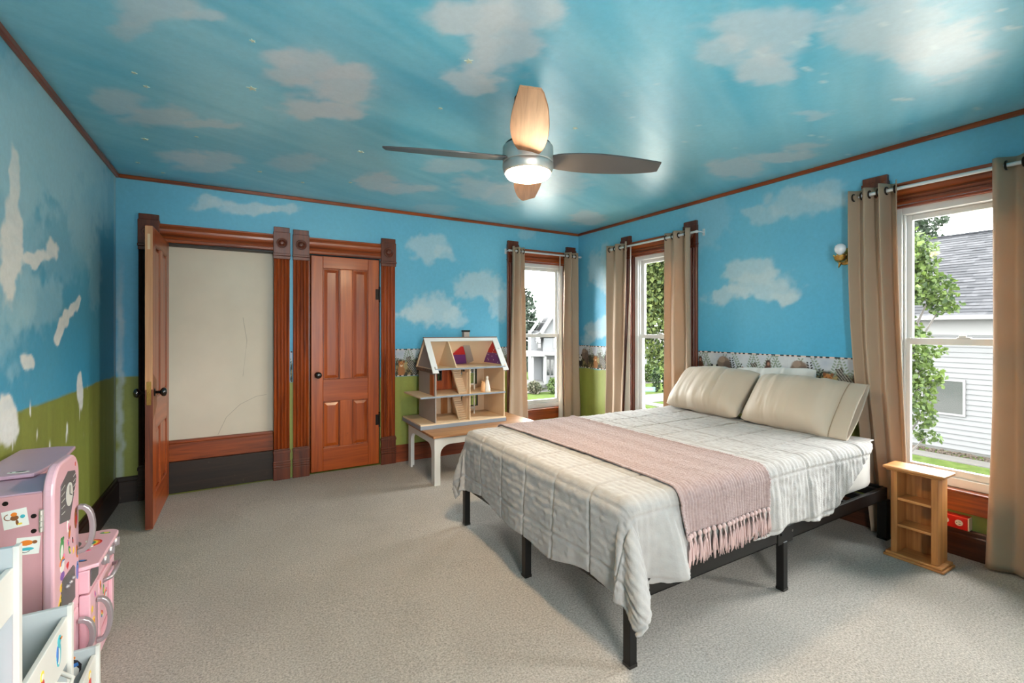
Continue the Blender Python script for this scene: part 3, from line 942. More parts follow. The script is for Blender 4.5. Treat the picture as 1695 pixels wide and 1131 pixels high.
# ------------------------------------------------------------------ curtains and rods
CURT = cloth('tan_curtain_cloth', lin(176, 153, 131), .85, trans=.2, weave=700, tcol=lin(206, 164, 122))
LINING = cloth('white_curtain_lining', lin(226, 220, 210), .85, trans=.35, weave=700)
ROD = plain('white_curtain_rod', lin(214, 216, 218), .3, metal=.2)
GROM = plain('dark_nickel_grommet', lin(60, 54, 50), .3, metal=.9)

def curtain(label, T, zrod, drod, top, bot, nf, amp=.045, z0=.02, lining=None, mid=None, ph=0.0, group=None, flat=0.0):
    """a hanging grommet curtain: top=(a,b) and bot=(a,b) along the wall, nf folds; T(s, depth, z)"""
    ta, tb = top
    ba, bb = bot
    c = Vector(T((ta + tb) / 2, -drod, 0))
    t = thing('curtain', label, 'curtain', tuple(c), group=group or 'tan grommet curtains')
    ns, nz = nf * 18 + 1, 60
    ztop = zrod + .045
    us = np.linspace(0, 1, ns)
    P = np.zeros((ns, nz, 3))
    for j in range(nz):
        f = j / (nz - 1)
        z = ztop + (z0 - ztop) * f
        g = f ** 1.3
        a, b = ta + (ba - ta) * g, tb + (bb - tb) * g
        if mid:
            k = math.sin(math.pi * f) ** 1.2
            a += mid[0] * k
            b += mid[1] * k
        for i, u in enumerate(us):
            w = 2 * math.pi * nf * u + ph
            am = amp * (.75 + .25 * math.sin(3.1 * u + 1 + f * 2)) * (1 - .25 * f) * (1 + .2 * math.sin(7 * u + 3 * f))
            d = drod + am * math.sin(w) + .006 * math.sin(9 * f + 6 * u) * f
            d = max(d, .045)
            sx = a + (b - a) * (u + .16 / nf / 6.28 * math.sin(2 * w) + .010 * math.sin(5 * f + 8 * u) * f)
            P[i, j] = T(sx, -d, z)
    mb = MB().grid(P)
    o = mb.build('panel', CURT, t, smooth=True)
    so = o.modifiers.new('thick', 'SOLIDIFY')
    so.thickness = .0025
    # grommets where the cloth crosses the rod
    d0 = (Vector(T(1, 0, 0)) - Vector(T(0, 0, 0))).normalized()
    M = Vector((0, 0, 1)).rotation_difference(d0).to_matrix()
    k = 0
    for q in range(0, 2 * nf + 1):
        u = (q * math.pi - ph) / (2 * math.pi * nf)
        if 0.02 < u < .98:
            g = MB()
            ring = []
            cc = Vector(T(ta + (tb - ta) * u, -drod, zrod))
            pr = []
            for i in range(9):
                a = 2 * math.pi * i / 8
                pr.append((.022 + .005 * math.cos(a), .005 * math.sin(a)))
            g.lathe(pr, 18, cc, M)
            g.f = [f for f, in zip(g.f) if len(f) == 4]
            g.m = g.m[:len(g.f)]
            g.build('grommet', GROM, t, smooth=True)
    if lining:
        la, lb, lt = lining
        Q = np.zeros((9, nz, 3))
        for j in range(nz):
            f = j / (nz - 1)
            z = ztop - .03 + (z0 - ztop) * f
            for i in range(9):
                u = i / 8
                s = (lt + (la - lt) * f) + ((lt + .012) + (lb - lt - .012) * f - (lt + (la - lt) * f)) * u
                Q[i, j] = T(s, -(drod - .025 + .012 * math.sin(u * 5 + f * 3)), z)
        l = MB().grid(Q).build('lining', LINING, t, smooth=True)
        l.modifiers.new('thick', 'SOLIDIFY').thickness = .002
    return t

def rod(label, T, a, b, z, d, brackets):
    c = Vector(T((a + b) / 2, -d, z))
    t = thing('curtain_rod', label, 'curtain rod', tuple(c), group='white curtain rods')
    MB().tube([T(a, -d, z), T(b, -d, z)], .0105, 14).build('pole', ROD, t, smooth=False, bevel=.001)
    for q in (a, b):
        s = 1 if q == b else -1
        MB().tube([T(q, -d, z), T(q + s * .012, -d, z), T(q + s * .02, -d, z)], [.0135, .0135, .008], 14).build('end_cap', ROD, t, bevel=.001)
    for q in brackets:
        MB().tube([T(q, -.0, z), T(q, -d * .6, z), T(q, -d, z - .002)], .006, 8).box(q - .012, q + .012, -.004, 0, z - .03, z + .03, T).build('bracket', ROD, t, bevel=.001)
rod('white curtain rod over the narrow window on the far wall', TB, 2.555, 3.53, 2.165, .08, (2.545, 3.45))
rod('white curtain rod over the window past the far pillow', TR, 2.72, 3.80, 2.165, .08, (2.70, 3.82))
rod('white curtain rod over the near window with the shingled roof', TR, .42, 1.44, 2.165, .08, (.41, 1.465))
curtain('tan curtain hanging just behind the dollhouse, left of the narrow window', TB, 2.165, .08, (2.575, 2.735), (2.52, 2.785), 2, z0=.14, amp=.04, ph=.6)
curtain('tan curtain with pale lining in the far room corner, right of the narrow window', TB, 2.165, .08, (3.285, 3.49), (3.27, 3.525), 2, z0=.14, amp=.04, lining=(3.225, 3.29, 3.245), mid=(-.01, 0), ph=2.2)
curtain('tan curtain showing white lining beside the panda wallpaper', TR, 2.165, .08, (3.535, 3.86), (3.62, 3.885), 2, z0=.14, mid=(0, 0), lining=(3.55, 3.64, 3.535), ph=1.0)
curtain('tan curtain hanging behind the far pillow', TR, 2.165, .08, (2.765, 3.065), (2.75, 3.085), 2, z0=.14, ph=.4)
curtain('tan curtain between the near pillow and the small wooden shelf', TR, 2.165, .08, (1.245, 1.515), (1.185, 1.385), 3, z0=.015, amp=.05, mid=(.0, .03), ph=1.4)
curtain('large tan curtain nearest the viewer, right of the near window', TR, 2.165, .08, (.46, .842), (.42, .868), 3, z0=.015, amp=.05, ph=2.6, mid=(0, -.01))

# ------------------------------------------------------------------ ceiling fan with lamp
FX, FY = 1.248, 1.969
t = thing('ceiling_fan', 'brushed nickel ceiling fan with four wooden blades and a lit round lamp', 'ceiling fan', (FX, FY, ZC))
MB().lathe([(.068, ZC), (.068, ZC - .02), (.06, ZC - .05), (.03, ZC - .066), (.016, ZC - .07)], 28, (FX, FY, 0)).build('canopy', IRON, t, smooth=True)
MB().tube([(FX, FY, ZC - .06), (FX, FY, 2.24)], .0125, 14).build('downrod', IRON, t)
MB().lathe([(.02, 2.262), (.05, 2.258), (.09, 2.246), (.115, 2.226), (.122, 2.208)], 36, (FX, FY, 0)).build('motor_cap', BLACK, t, smooth=True)
MB().lathe([(.126, 2.212), (.127, 2.205), (.127, 2.134), (.124, 2.130)], 40, (FX, FY, 0)).build('motor_housing', NICKEL, t, smooth=False, bevel=.002)
MB().lathe([(.122, 2.131), (.128, 2.126), (.128, 2.112), (.122, 2.090), (.116, 2.082)], 40, (FX, FY, 0)).build('light_ring', NICKEL, t, smooth=True)
LENS = emit('lit_frosted_lens', (1.0, .74, .46), LAMP)
lens = MB().lathe([(.114, 2.088), (.113, 2.078), (.104, 2.064), (.08, 2.055), (.04, 2.050), (.002, 2.049)], 40, (FX, FY, 0)).build('lamp_lens', LENS, t, smooth=True)
BLADE_L = wood('pale_maple_blade', lin(146, 102, 70), lin(180, 134, 98), 'x', rough=.6, coat=0, scale=1.4)
BLADE_D = plain('grey_brown_blade', lin(66, 64, 64), .5, var=.05, coat=.1)
for k, ang in enumerate((-R90 - math.radians(30.4) - .01, math.radians(-30.4) + math.radians(9), R90 - math.radians(30.4) - .03, math.pi - math.radians(30.4) + math.radians(13))):
    pitch = math.radians(-13)
    Rm = Matrix.Rotation(ang, 3, 'Z') @ Matrix.Rotation(pitch, 3, 'X')
    n = 22
    up, dn = [], []
    for i in range(n + 1):
        f = i / n
        r = .118 + (.705 - .118) * f
        wl = .052 + .030 * math.sin(math.pi * min(1, f * 1.05) ** .8) - .012 * max(0, f - .8) / .2
        wr = .052 + .036 * math.sin(math.pi * min(1, f * 1.0) ** .75) - .004 * f
        if f > .96:
            wl -= (f - .96) * .25
        up.append((r, wl))
        dn.append((r - .012 * f, -wr))
    poly = up + dn[::-1]
    T = lambda p, q, s_: (p, q, s_)
    b = MB().prism(poly, -.004, .004, T).build('blade', BLADE_L if k in (0, 2) else BLADE_D, t, bevel=.0015, world=False)
    b.location = (0, 0, 2.150 - ZC)
    b.rotation_euler = Rm.to_euler()
    MB().prism([(.07, -.03), (.17, -.042), (.20, -.02), (.20, .02), (.17, .042), (.07, .03)], .0042, .0092, T).build('blade_iron', IRON, b, bevel=.002, world=False)

# ------------------------------------------------------------------ brass wall sconce
sx, sy, sz = XR, 1.578, 1.795
t = thing('wall_sconce', 'small antique brass wall lamp with a bare white globe bulb', 'wall lamp', (sx, sy, sz))
M = Vector((0, 0, 1)).rotation_difference(Vector((-1, 0, 0))).to_matrix()
MB().lathe([(.058, 0), (.058, .008), (.052, .014), (.046, .012), (.042, .020), (.030, .026), (.026, .034), (.012, .040), (.001, .041)], 28, (sx, sy, sz), M).build('backplate', BRASS, t, smooth=True)
arm = [(sx - .035, sy, sz - .01), (sx - .06, sy - .004, sz - .035), (sx - .09, sy - .01, sz - .045), (sx - .105, sy - .014, sz - .03)]
MB().tube(arm, [.012, .010, .009, .010], 12).build('arm', BRASS, t, smooth=True)
bx, by = sx - .105, sy - .014
MB().lathe([(.012, sz - .045), (.026, sz - .04), (.034, sz - .026), (.038, sz - .006), (.040, sz - .004), (.036, sz - .006), (.03, sz - .028), (.01, sz - .034)], 24, (bx, by, 0)).build('gallery_cup', BRASS, t, smooth=True)
for k in range(8):
    q = k * math.pi / 4
    MB().ball((bx + .037 * math.cos(q), by + .037 * math.sin(q), sz - .002), .006, 8, 6).build('cup_bead', BRASS, t, smooth=True)
MB().tube([(bx + .01, by, sz - .04), (bx + .006, by + .004, sz - .06), (bx, by + .01, sz - .085)], [.012, .009, .002], 10).build('pendant_leaf', BRASS, t, smooth=True)
MB().lathe([(.014, sz - .03), (.015, sz + .0), (.02, sz + .012), (.030, sz + .026), (.034, sz + .044), (.030, sz + .062), (.018, sz + .074), (.001, sz + .078)], 24, (bx, by, 0)).build('bulb', plain('unlit_white_bulb', lin(222, 224, 232), .2, var=.01, coat=.5), t, smooth=True)

# ------------------------------------------------------------------ red surface outlet above the baseboard
t = thing('outlet_box', 'red surface mounted outlet with white receptacle beside the small shelf', 'outlet', (XR, 1.01, .205))
box('housing', plain('red_outlet_plastic', lin(196, 20, 16), .35, var=.05), t, XR - .05, XR - .001, .945, 1.085, .163, .238, bevel=.006)
box('side_cover', plain('faded_cream_cover', lin(214, 190, 160), .5), t, XR - .0515, XR - .001, .942, .948, .166, .236, bevel=.001)
IV = plain('ivory_receptacle', lin(226, 216, 196), .4)
for y in (.985, 1.045):
    M = Vector((0, 0, 1)).rotation_difference(Vector((-1, 0, 0))).to_matrix()
    r = MB().lathe([(.017, 0), (.017, .003), (.015, .004), (.001, .004)], 20, (XR - .0495, y, .2), M).build('receptacle', IV, t)
    sl = MB()
    sl.box(XR - .0545, XR - .0525, y - .008, y + .001, .205, .2075).box(XR - .0545, XR - .0525, y - .008, y + .001, .192, .1945).ball((XR - .0535, y + .009, .2), .0025, 8, 6)
    so = sl.build('slot', BLACK, None)
    so.location -= wloc(t)
    so.parent = r

# ------------------------------------------------------------------ glow stars stuck to the ceiling
STAR = plain('pale_glow_plastic', lin(196, 202, 182), .5)
stars = [(0.049, 2.557, .024, 'large pale star sticker on the ceiling left of the biggest cloud, nearest the middle'), (-0.5, 3.568, .02, 'pale star sticker on the ceiling below the long left cloud'),
         (0.679, 3.11, .022, 'pale star sticker on the ceiling level with the left fan blade tip'), (0.426, 3.995, .016, 'small star sticker near the ceiling moulding above the doorway corner block'),
         (0.125, 3.879, .016, 'small star sticker on the faint ceiling cloud above the open doorway'), (0.751, 3.804, .014, 'small star sticker above the closed door, by the ceiling moulding'),
         (0.853, 1.823, .02, 'pale star sticker on the ceiling by the notched cloud above the fan'), (0.043, 2.133, .012, 'tiny star sticker on the ceiling above the largest left cloud'),
         (-0.413, 2.67, .012, 'tiny star sticker just above the long left ceiling cloud, upper one'), (-0.387, 2.793, .014, 'tiny star sticker touching the top of the long left ceiling cloud'),
         (-0.227, 3.367, .011, 'tiny star sticker below the right end of the long left ceiling cloud'), (-0.614, 4.098, .014, 'small star sticker close to the left ceiling corner, farther from the moulding'),
         (-0.493, 4.272, .014, 'small star sticker in the left ceiling corner right at the moulding'), (0.906, 2.287, .012, 'tiny star sticker in the shade left of the front fan blade'),
         (1.666, 2.12, .016, 'star sticker on the ceiling just right of the fan')]
for x, y, r, lab in stars:
    a0 = random.random() * 6
    poly = []
    for k in range(10):
        q = a0 + k * math.pi / 5
        rr = r if k % 2 == 0 else r * .45
        poly.append((rr * math.cos(q), rr * math.sin(q)))
    o = MB().prism(poly, -.003, .0002, lambda p, q, s: (p, q, s)).build('ceiling_star', STAR)
    o.location = (x, y, ZC)
    tag(o, lab, 'star sticker', 'glow stars stuck to the ceiling')

# ------------------------------------------------------------------ the bed
bx0, bx1, by0, by1 = 1.30, 3.47, 1.315, 2.815
t = thing('bed_frame', 'black steel platform bed frame with square legs under the quilt', 'bed', (2.4, 2.065, 0))
for y in (by0, by1):
    for a, b in ((bx0, 2.34), (2.34, bx1)):
        m = MB().box(a + .001, b - .001, y - .012, y + .012, .245, .315)
        m.box(a + .001, b - .001, y - .012 if y > 2 else y - .012, y + .03 if y < 2 else y + .012, .245, .252)
        r = m.build('side_rail', BLACK, t, bevel=.002)
    for x in (2.30, 2.40):
        s = MB().tube([(x, y - .016, .285), (x, y - .011, .285)], .007, 10).build('bolt', NICKEL, None)
        s.location -= wloc(t)
        s.parent = r
    box('joint_plate', BLACK, t, 2.275, 2.405, y - .016, y - .011, .235, .318)
for x in (bx0, bx1):
    box('end_rail', BLACK, t, x - .015, x + .015, by0 + .013, by1 - .013, .245, .315)
box('centre_beam', BLACK, t, bx0 + .02, bx1 - .02, 2.045, 2.085, .24, .275)
for x in (bx0, 2.335, bx1 - .02):
    for y in (by0, 2.065, by1):
        h = .019 if x < 3 else .026
        l = box('leg', BLACK, t, x - h, x + h, y - h, y + h, .012, .244 if y != 2.065 else .239, bevel=.003)
        f = MB().box(x - h - .001, x + h + .001, y - h - .001, y + h + .001, 0, .014).build('foot_cap', BLACKKNOB, None)
        f.location -= wloc(t)
        f.parent = l
for k in range(11):
    x = bx0 + .1 + k * .2
    box('slat', BLACK, t, x - .015, x + .015, by0 + .014, by1 - .014, .278, .312, bevel=.002)

MATT = cloth('white_mattress_ticking', lin(196, 192, 186), .85, weave=300)
mb = MB().box(1.315, 3.36, 1.335, 2.80, .318, .618)
t = tag(mb.build('mattress', MATT, bevel=.05, seg=5, smooth=True), 'white mattress showing at the head end under the lifted quilt', 'mattress')

X0, Y0, Y1, TOP, RR = 1.285, 1.312, 2.825, .628, .05
def drape(x, y, lift=0.0):
    """where a point of cloth laid flat over the bed ends up (arrays)"""
    dx = np.maximum(0, X0 + RR - x)
    dn = np.maximum(0, Y0 + RR - y)
    df = np.maximum(0, y - (Y1 - RR))
    dy = np.where(dn > 0, dn, df)
    # the quilt's corners are cut round
    ex, ey = np.clip(dx / .42, 0, 1), np.clip(dy / .40, 0, 1)
    dx, dy = dx * np.sqrt(1 - np.where(dn > 0, .34, .2) * ey ** 2), dy * np.sqrt(1 - np.where(dn > 0, .34, .2) * ex ** 2)
    sy = np.where(dn > 0, -1.0, 1.0)
    rho = np.hypot(dx, dy)
    th = np.arctan2(dy, dx)
    r = RR + lift
    s = rho * (1 + lift / RR * np.clip(1 - rho / .08, 0, 1) * 0)
    ang = np.clip(s / RR, 0, math.pi / 2)
    out = r * np.sin(ang)
    drop = r * (1 - np.cos(ang)) + np.maximum(0, s - RR * math.pi / 2)
    hang = np.maximum(0, s - RR * math.pi / 2)
    # the corner gathers into a fold that stands away from the bed
    fold = np.sin(2 * np.clip(th, 0, math.pi / 2)) ** 1.3
    out = out + hang * fold * np.where(dn > 0, .44, .12)
    drop = drop - hang * fold * .02
    # soft vertical waves in the hanging sides
    wave_side = (np.sin(x * 17 + 1.2) * .5 + np.sin(x * 41 + 2) * .22 + np.sin(x * 8.3) * .5) * hang * .085
    wave_foot = (np.sin(y * 15 + .7) * .35 + np.sin(y * 6.1 + 2.2) * .6) * hang * .07
    corner = np.sin(th * 10) * hang * .10 * fold
    on_side = np.sin(th)
    w = wave_side * on_side ** 2 + wave_foot * (1 - on_side ** 2) + corner + .010 * sstep(0, .12, hang)
    # one loose lobe on the near side beside the foot corner
    lobe = np.exp(-((x - 1.50) / .07) ** 2) * (dn > 0) * hang * .30 * on_side
    out = np.maximum(out + w + lobe, r * np.sin(ang) * (ang < 1.5) + (ang >= 1.5) * (r + .004))
    cx = np.where(dx > 0, X0 + RR, x)
    cy = np.where(dn > 0, Y0 + RR, np.where(df > 0, Y1 - RR, y))
    px = cx - np.cos(th) * out * (rho > 0) + hang * fold * np.where(dn > 0, .22, .0)
    py = cy + sy * np.sin(th) * out * (rho > 0)
    pz = TOP + lift - drop
    return np.stack([px, py, pz], -1)

def normals(P):
    a = np.gradient(P, axis=0)
    b = np.gradient(P, axis=1)
    n = np.cross(a, b)
    return n / np.maximum(np.linalg.norm(n, axis=-1, keepdims=True), 1e-9)

def quilt_relief(x, y):
    """stitched patches: rows of stitching, pleated squares and puckers, in metres"""
    G = .255
    gx, gy = np.floor(x / G), np.floor(y / G)
    fx, fy = x / G - gx, y / G - gy
    kind = np.mod(gx * 3 + gy * 5 + gx * gy, 4)
    pk = (fbm(x * 30, y * 30, 7, 3) - .5)
    rows = np.abs(np.sin(math.pi * y / .042)) ** .35
    cols = np.abs(np.sin(math.pi * x / .034 + pk * .8)) ** .35
    pleat = .5 + .5 * np.sin(x * 2 * math.pi / .013 + pk * 2)
    pleat2 = .5 + .5 * np.sin(y * 2 * math.pi / .013 + pk * 2)
    r = np.where(kind == 0, cols * .0040, np.where(kind == 1, cols * .0035 + pleat * .0006, np.where(kind == 2, pleat2 * .0016 + cols * .0028, cols * .0035)))
    r = r + pk * .006
    edge = np.minimum(np.minimum(fx, 1 - fx), np.minimum(fy, 1 - fy)) * G
    return r * sstep(0, .012, edge) - .0025 * sstep(.008, .0, edge) + .004 * (fbm(x * 5, y * 5, 9, 3) - .5)

m, n, p = newmat('pale_grey_quilt')
L = n.links.new
uvn = node(n, 'UVMap', uv_map='UVMap')
n1 = node(n, 'TexNoise', Scale=24.0, Detail=5.0)
L(uvn.outputs['UV'], n1.inputs['Vector'])
mx = node(n, 'Mix', data_type='RGBA')
mx.inputs[6].default_value = (*lin(144, 139, 135), 1)
mx.inputs[7].default_value = (*lin(168, 163, 159), 1)
L(n1.outputs['Fac'], mx.inputs[0])
L(mx.outputs[2], p.inputs['Base Color'])
p.inputs['Roughness'].default_value = .85
p.inputs['Sheen Weight'].default_value = .2
n2 = node(n, 'TexNoise', Scale=140.0, Detail=4.0)
L(uvn.outputs['UV'], n2.inputs['Vector'])
bp = node(n, 'Bump', Strength=.35, Distance=.004)
L(n2.outputs['Fac'], bp.inputs['Height'])
L(bp.outputs['Normal'], p.inputs['Normal'])
QUILT = m
nx, ny = 300, 310
FOOT = .375
xs = np.linspace(X0 + RR - FOOT - .04, 3.30, nx)
U, V = np.meshgrid(np.linspace(0, 1, nx), np.linspace(0, 1, ny), indexing='ij')
Xc = xs[:, None] + 0 * V
near = .345 + .03 * np.sin(Xc * 3.1) - .02 * sstep(1.7, 2.4, Xc) - .30 * np.clip((Xc - 2.78) / .46, 0, 1) ** 1.1 - .015 * np.sin(Xc * 11) + .05 * np.exp(-((Xc - 1.38) / .10) ** 2)
far = .34 + .02 * np.sin(Xc * 4)
ya, yb = Y0 + RR - near, Y1 - RR + far
Yc = ya + (yb - ya) * V
# hem of the foot side dips and rises a little
Xc = Xc + (.02 * np.sin(Yc * 5 + 1) + .012 * np.sin(Yc * 13)) * (1 - U) ** 6
# rounded cloth corners
P = drape(Xc, Yc)
N = normals(P)
if N[nx // 2, ny // 2, 2] < 0:
    N = -N
# the loose wing of cloth at the head end stands off the mattress
wing = sstep(2.5, 3.25, Xc) * sstep(Y0 + .16, Y0 - .02, Yc)
P[..., 1] -= wing * .045
P[..., 2] += wing * .004
P = P + N * (quilt_relief(Xc, Yc) * 1.5 + .001)[..., None]
q = MB().grid(P, flip=normals(P)[nx // 2, ny // 2, 2] < 0).build('quilt', QUILT, smooth=True, uv=np.stack([Xc, Yc], -1).reshape(-1, 2))
q.modifiers.new('thick', 'SOLIDIFY').thickness = .006
tag(q, 'pale grey stitched quilt draped over the bed with hanging corners', 'quilt')

# knitted throw with knotted fringe
m, n, p = newmat('dusty_pink_knit')
L = n.links.new
uvn = node(n, 'UVMap', uv_map='UVMap')
n1 = node(n, 'TexNoise', Scale=60.0, Detail=4.0)
L(uvn.outputs['UV'], n1.inputs['Vector'])
mx = node(n, 'Mix', data_type='RGBA')
mx.inputs[6].default_value = (*lin(122, 100, 97), 1)
mx.inputs[7].default_value = (*lin(168, 144, 140), 1)
L(n1.outputs['Fac'], mx.inputs[0])
L(mx.outputs[2], p.inputs['Base Color'])
p.inputs['Roughness'].default_value = .95
p.inputs['Sheen Weight'].default_value = .25
KNIT = m
YARN = cloth('pale_pink_yarn', lin(192, 163, 158), .9, weave=500, bump=.3)
nx, ny = 128, 340
U, V = np.meshgrid(np.linspace(0, 1, nx), np.linspace(0, 1, ny), indexing='ij')
Yc = (Y0 + RR - .205) + (2.93 - (Y0 + RR - .205)) * V
Xc = 1.545 + .625 * U + .03 * np.sin(V * 3 + .5) * (1 - U) + .03 * np.exp(-((Yc - 1.45) / .3) ** 2) * U
P = drape(Xc, Yc, .008)
N = normals(P)
if N[nx // 2, ny // 2, 2] < 0:
    N = -N
jig = (fbm(Xc * 30, Yc * 30, 91, 3) - .5)
rib = .5 + .5 * np.sin(Xc * 2 * math.pi / .019 + jig * 1.5)
st = .5 + .5 * np.sin(Yc * 2 * math.pi / .013 + np.floor(Xc / .019) * math.pi + jig * 2)
band = sstep(-.2, .2, np.sin(Xc * 2 * math.pi / .16))
rel = .0035 * rib * (.4 + .6 * st) * (.55 + .45 * band) + .0025 * st * (1 - band) + jig * .004
edge = np.minimum(U, 1 - U) * .63
rel = rel + .004 * sstep(.03, .0, edge)
P = P + N * (rel * 1.5 + .004)[..., None]
thr = MB().grid(P, flip=normals(P)[nx // 2, ny // 2, 2] < 0).build('throw_blanket', KNIT, smooth=True, uv=np.stack([Xc, Yc], -1).reshape(-1, 2))
thr.modifiers.new('thick', 'SOLIDIFY').thickness = .006
tag(thr, 'dusty pink knitted throw with knotted fringe laid across the bed', 'throw blanket')
for k in range(20):
    i = int((k + .5) / 20 * (nx - 1))
    p0 = Vector(P[i, 0]) + Vector((0, -.006, -.004))
    tb = MB()
    tb.ball(p0 + Vector((0, 0, -.004)), (.0105, .0105, .012), 8, 6)
    for s in range(9):
        a = random.random() * 6.28
        rr = random.uniform(.004, .017)
        ln = random.uniform(.085, .125)
        dx, dy = math.cos(a) * rr, math.sin(a) * rr * .6
        pts = [p0 + Vector((dx * .2, dy * .2, -.01)), p0 + Vector((dx * .7, dy * .7 - .003, -.01 - ln * .4)), p0 + Vector((dx + random.uniform(-.005, .005), dy - .003, -.01 - ln * .8)), p0 + Vector((dx * 1.1 + random.uniform(-.007, .007), dy - .002, -.01 - ln))]
        tb.tube(pts, [.0035, .0042, .0036, .002], 5)
    tb.build('tassel', YARN, thr, smooth=True)

# pillows
CREAM = cloth('cream_satin_pillowcase', lin(186, 171, 154), .55, weave=400, bump=.08, var=.04)
PWHITE = cloth('white_pillowcase', lin(200, 200, 198), .8, weave=400, bump=.1, var=.03)
def pillow_shape(wd, ht, th, seed, cuff=0.0):
    """closed cushion in local x (long), z (height), y (thickness); with an open cuff past the right end if asked"""
    nu, nv = 70, 56
    n_c = 10 if cuff else 0
    P = np.zeros((nu + n_c, nv, 3))
    for i in range(nu + n_c):
        if i < nu:
            u = -1 + 2 * i / (nu - 1)
            prof = max(0, 1 - abs(u) ** 2.6) ** .55
            if cuff and u > 0:
                prof = max(prof, .26 + .1 * (1 - u))
            x = u * wd / 2
        else:
            f = (i - nu + 1) / n_c
            x = wd / 2 + cuff * f
            prof = .26 + .05 * f
        e_ = min(1, abs(x / (wd / 2)))
        hh = ht / 2 * (1 - .03 * (1 - e_ ** 2)) * (1 - (.10 * e_ ** 8 if i < nu and not (cuff and x > 0) else 0))
        for j in range(nv):
            q = 2 * math.pi * j / nv
            cz, cy = math.cos(q), math.sin(q)
            z = hh * math.copysign(abs(cz) ** .62, cz)
            y = th / 2 * prof * math.copysign(abs(cy) ** .9, cy) * (1 - .35 * abs(cz) ** 6)
            P[i, j] = (x, y, z)
    X, Z = P[..., 0], P[..., 2]
    wr = (fbm(X * 26, Z * 3 + X * 5, seed, 4) - .5) * .020 + (fbm(X * 6, Z * 4, seed + 3, 3) - .5) * .035
    P[..., 1] += np.sign(P[..., 1]) * wr * np.clip(np.abs(P[..., 1]) / (th * .2), 0, 1)
    P[..., 2] += (fbm(X * 6, X * 0 + 1, seed + 7, 3) - .5) * .02 * np.sign(Z)
    return P
def pillow(name, label, mat, wd, ht, th, centre, yaw, lean, seed, cuff=0.0, roll=0.0, mirror=False):
    P = pillow_shape(wd, ht, th, seed, cuff)
    if mirror:
        P[..., 0] *= -1
    R = Matrix.Rotation(yaw, 3, 'Z') @ Matrix.Rotation(lean, 3, 'X') @ Matrix.Rotation(roll, 3, 'Y')
    Rn = np.array(R)
    Q = P @ Rn.T + np.array(centre)
    mb = MB()
    nu, nv = P.shape[:2]
    vs = Q.reshape(-1, 3).tolist()
    fs = [(i * nv + j, i * nv + (j + 1) % nv, (i + 1) * nv + (j + 1) % nv, (i + 1) * nv + j) for i in range(nu - 1) for j in range(nv)]
    if not mirror:
        fs = [f[::-1] for f in fs]
    body_n = nu - (11 if cuff else 0)
    if cuff:
        a = [f for f in fs if max(f) < (body_n + 1) * nv]
        b = [f for f in fs if min(f) >= body_n * nv]
    else:
        a, b = fs, []
    mb.add(vs, a)
    if not cuff:
        mb.add([Q[0].mean(0).tolist()], [])
    t = mb.build(name, mat, smooth=True)
    t.modifiers.new('thick', 'SOLIDIFY').thickness = .002
    tag(t, label, 'pillow')
    if cuff:
        c = MB().add(vs, b).build('pillowcase_cuff', mat, t, smooth=True)
        c.modifiers.new('thick', 'SOLIDIFY').thickness = .0025
        ring = [Vector(q) for q in Q[body_n]]
        MB().tube(ring + [ring[0]], .0022, 6, cap=False).build('hem_stitching', plain('taupe_stitching', lin(150, 132, 112), .9), t)
    return t
lean = math.radians(-42)
YAW = math.radians(-90)
pillow('pillow', 'white pillow tucked behind the two cream ones', PWHITE, .62, .38, .09, (3.475, 2.03, .825), YAW, math.radians(-9), 5, roll=math.radians(-4))
pillow('pillow', 'cream pillow at the far side, leaning under the wallpaper border', CREAM, .68, .44, .24, (3.27, 2.415, .81), YAW - .05, lean, 1)
pillow('pillow', 'cream pillow at the near side with an open stitched cuff', CREAM, .58, .435, .23, (3.25, 1.76, .80), YAW + .03, lean, 2, cuff=.10, roll=math.radians(1.5))

# ------------------------------------------------------------------ small wooden shelf by the near window
t = thing('wooden_shelf', 'small golden wood shelf unit with three compartments beside the near curtain', 'shelf', (3.288, 1.09, 0))
a, b, c, d = 3.222, 3.352, .985, 1.195      # x front, x back, y near, y far
MB().box(a - .018, b + .012, c - .03, d + .03, 0, .014).box(a - .012, b + .008, c - .022, d + .022, .014, .028).build('base', W_PINEH, t, bevel=.004)
box('side_panel', W_PINE, t, a, b, c, c + .03, .028, .492)
box('side_panel', W_PINE, t, a, b, d - .03, d, .028, .492)
box('back_panel', W_PINE, t, b - .008, b - .001, c + .03, d - .03, .028, .492, bevel=.001)
for z in (.178, .328):
    box('shelf_board', W_PINEH, t, a + .006, b - .008, c + .03, d - .03, z, z + .014, bevel=.002)
MB().box(a - .012, b + .006, c - .02, d + .02, .492, .502).box(a - .022, b + .012, c - .032, d + .032, .502, .518).build('top_board', W_PINEH, t, bevel=.005)

# ------------------------------------------------------------------ white bench with the dollhouse
t = thing('toy_bench', 'low white bench with arched aprons and a bare wood top', 'bench', (1.92, 3.97, 0))
def arch_apron(Tm, a, b, z0, z1, drop):
    """apron board with legs cut from one piece: an arch between two feet"""
    pts = [(a, 0), (a + .052, 0), (a + .052, z0 - .08)]
    for k in range(7):
        q = math.pi / 2 * k / 6
        pts.append((a + .052 + .09 * (1 - math.cos(q)), z0 - .08 + .08 * math.sin(q)))
    for k in range(7):
        q = math.pi / 2 * (1 - k / 6)
        pts.append((b - .052 - .09 * (1 - math.cos(q)), z0 - .08 + .08 * math.sin(q)))
    pts += [(b - .052, z0 - .08), (b - .052, 0), (b, 0), (b, z1), (a, z1)]
    return pts
TXX = lambda p, q, s: (p, s, q)
TYY = lambda p, q, s: (s, p, q)
MB().prism(arch_apron(None, 1.385, 2.44, .335, .395, 0), 3.625, 3.645, TXX).build('front_legs_and_apron', WHITE, t, bevel=.002)
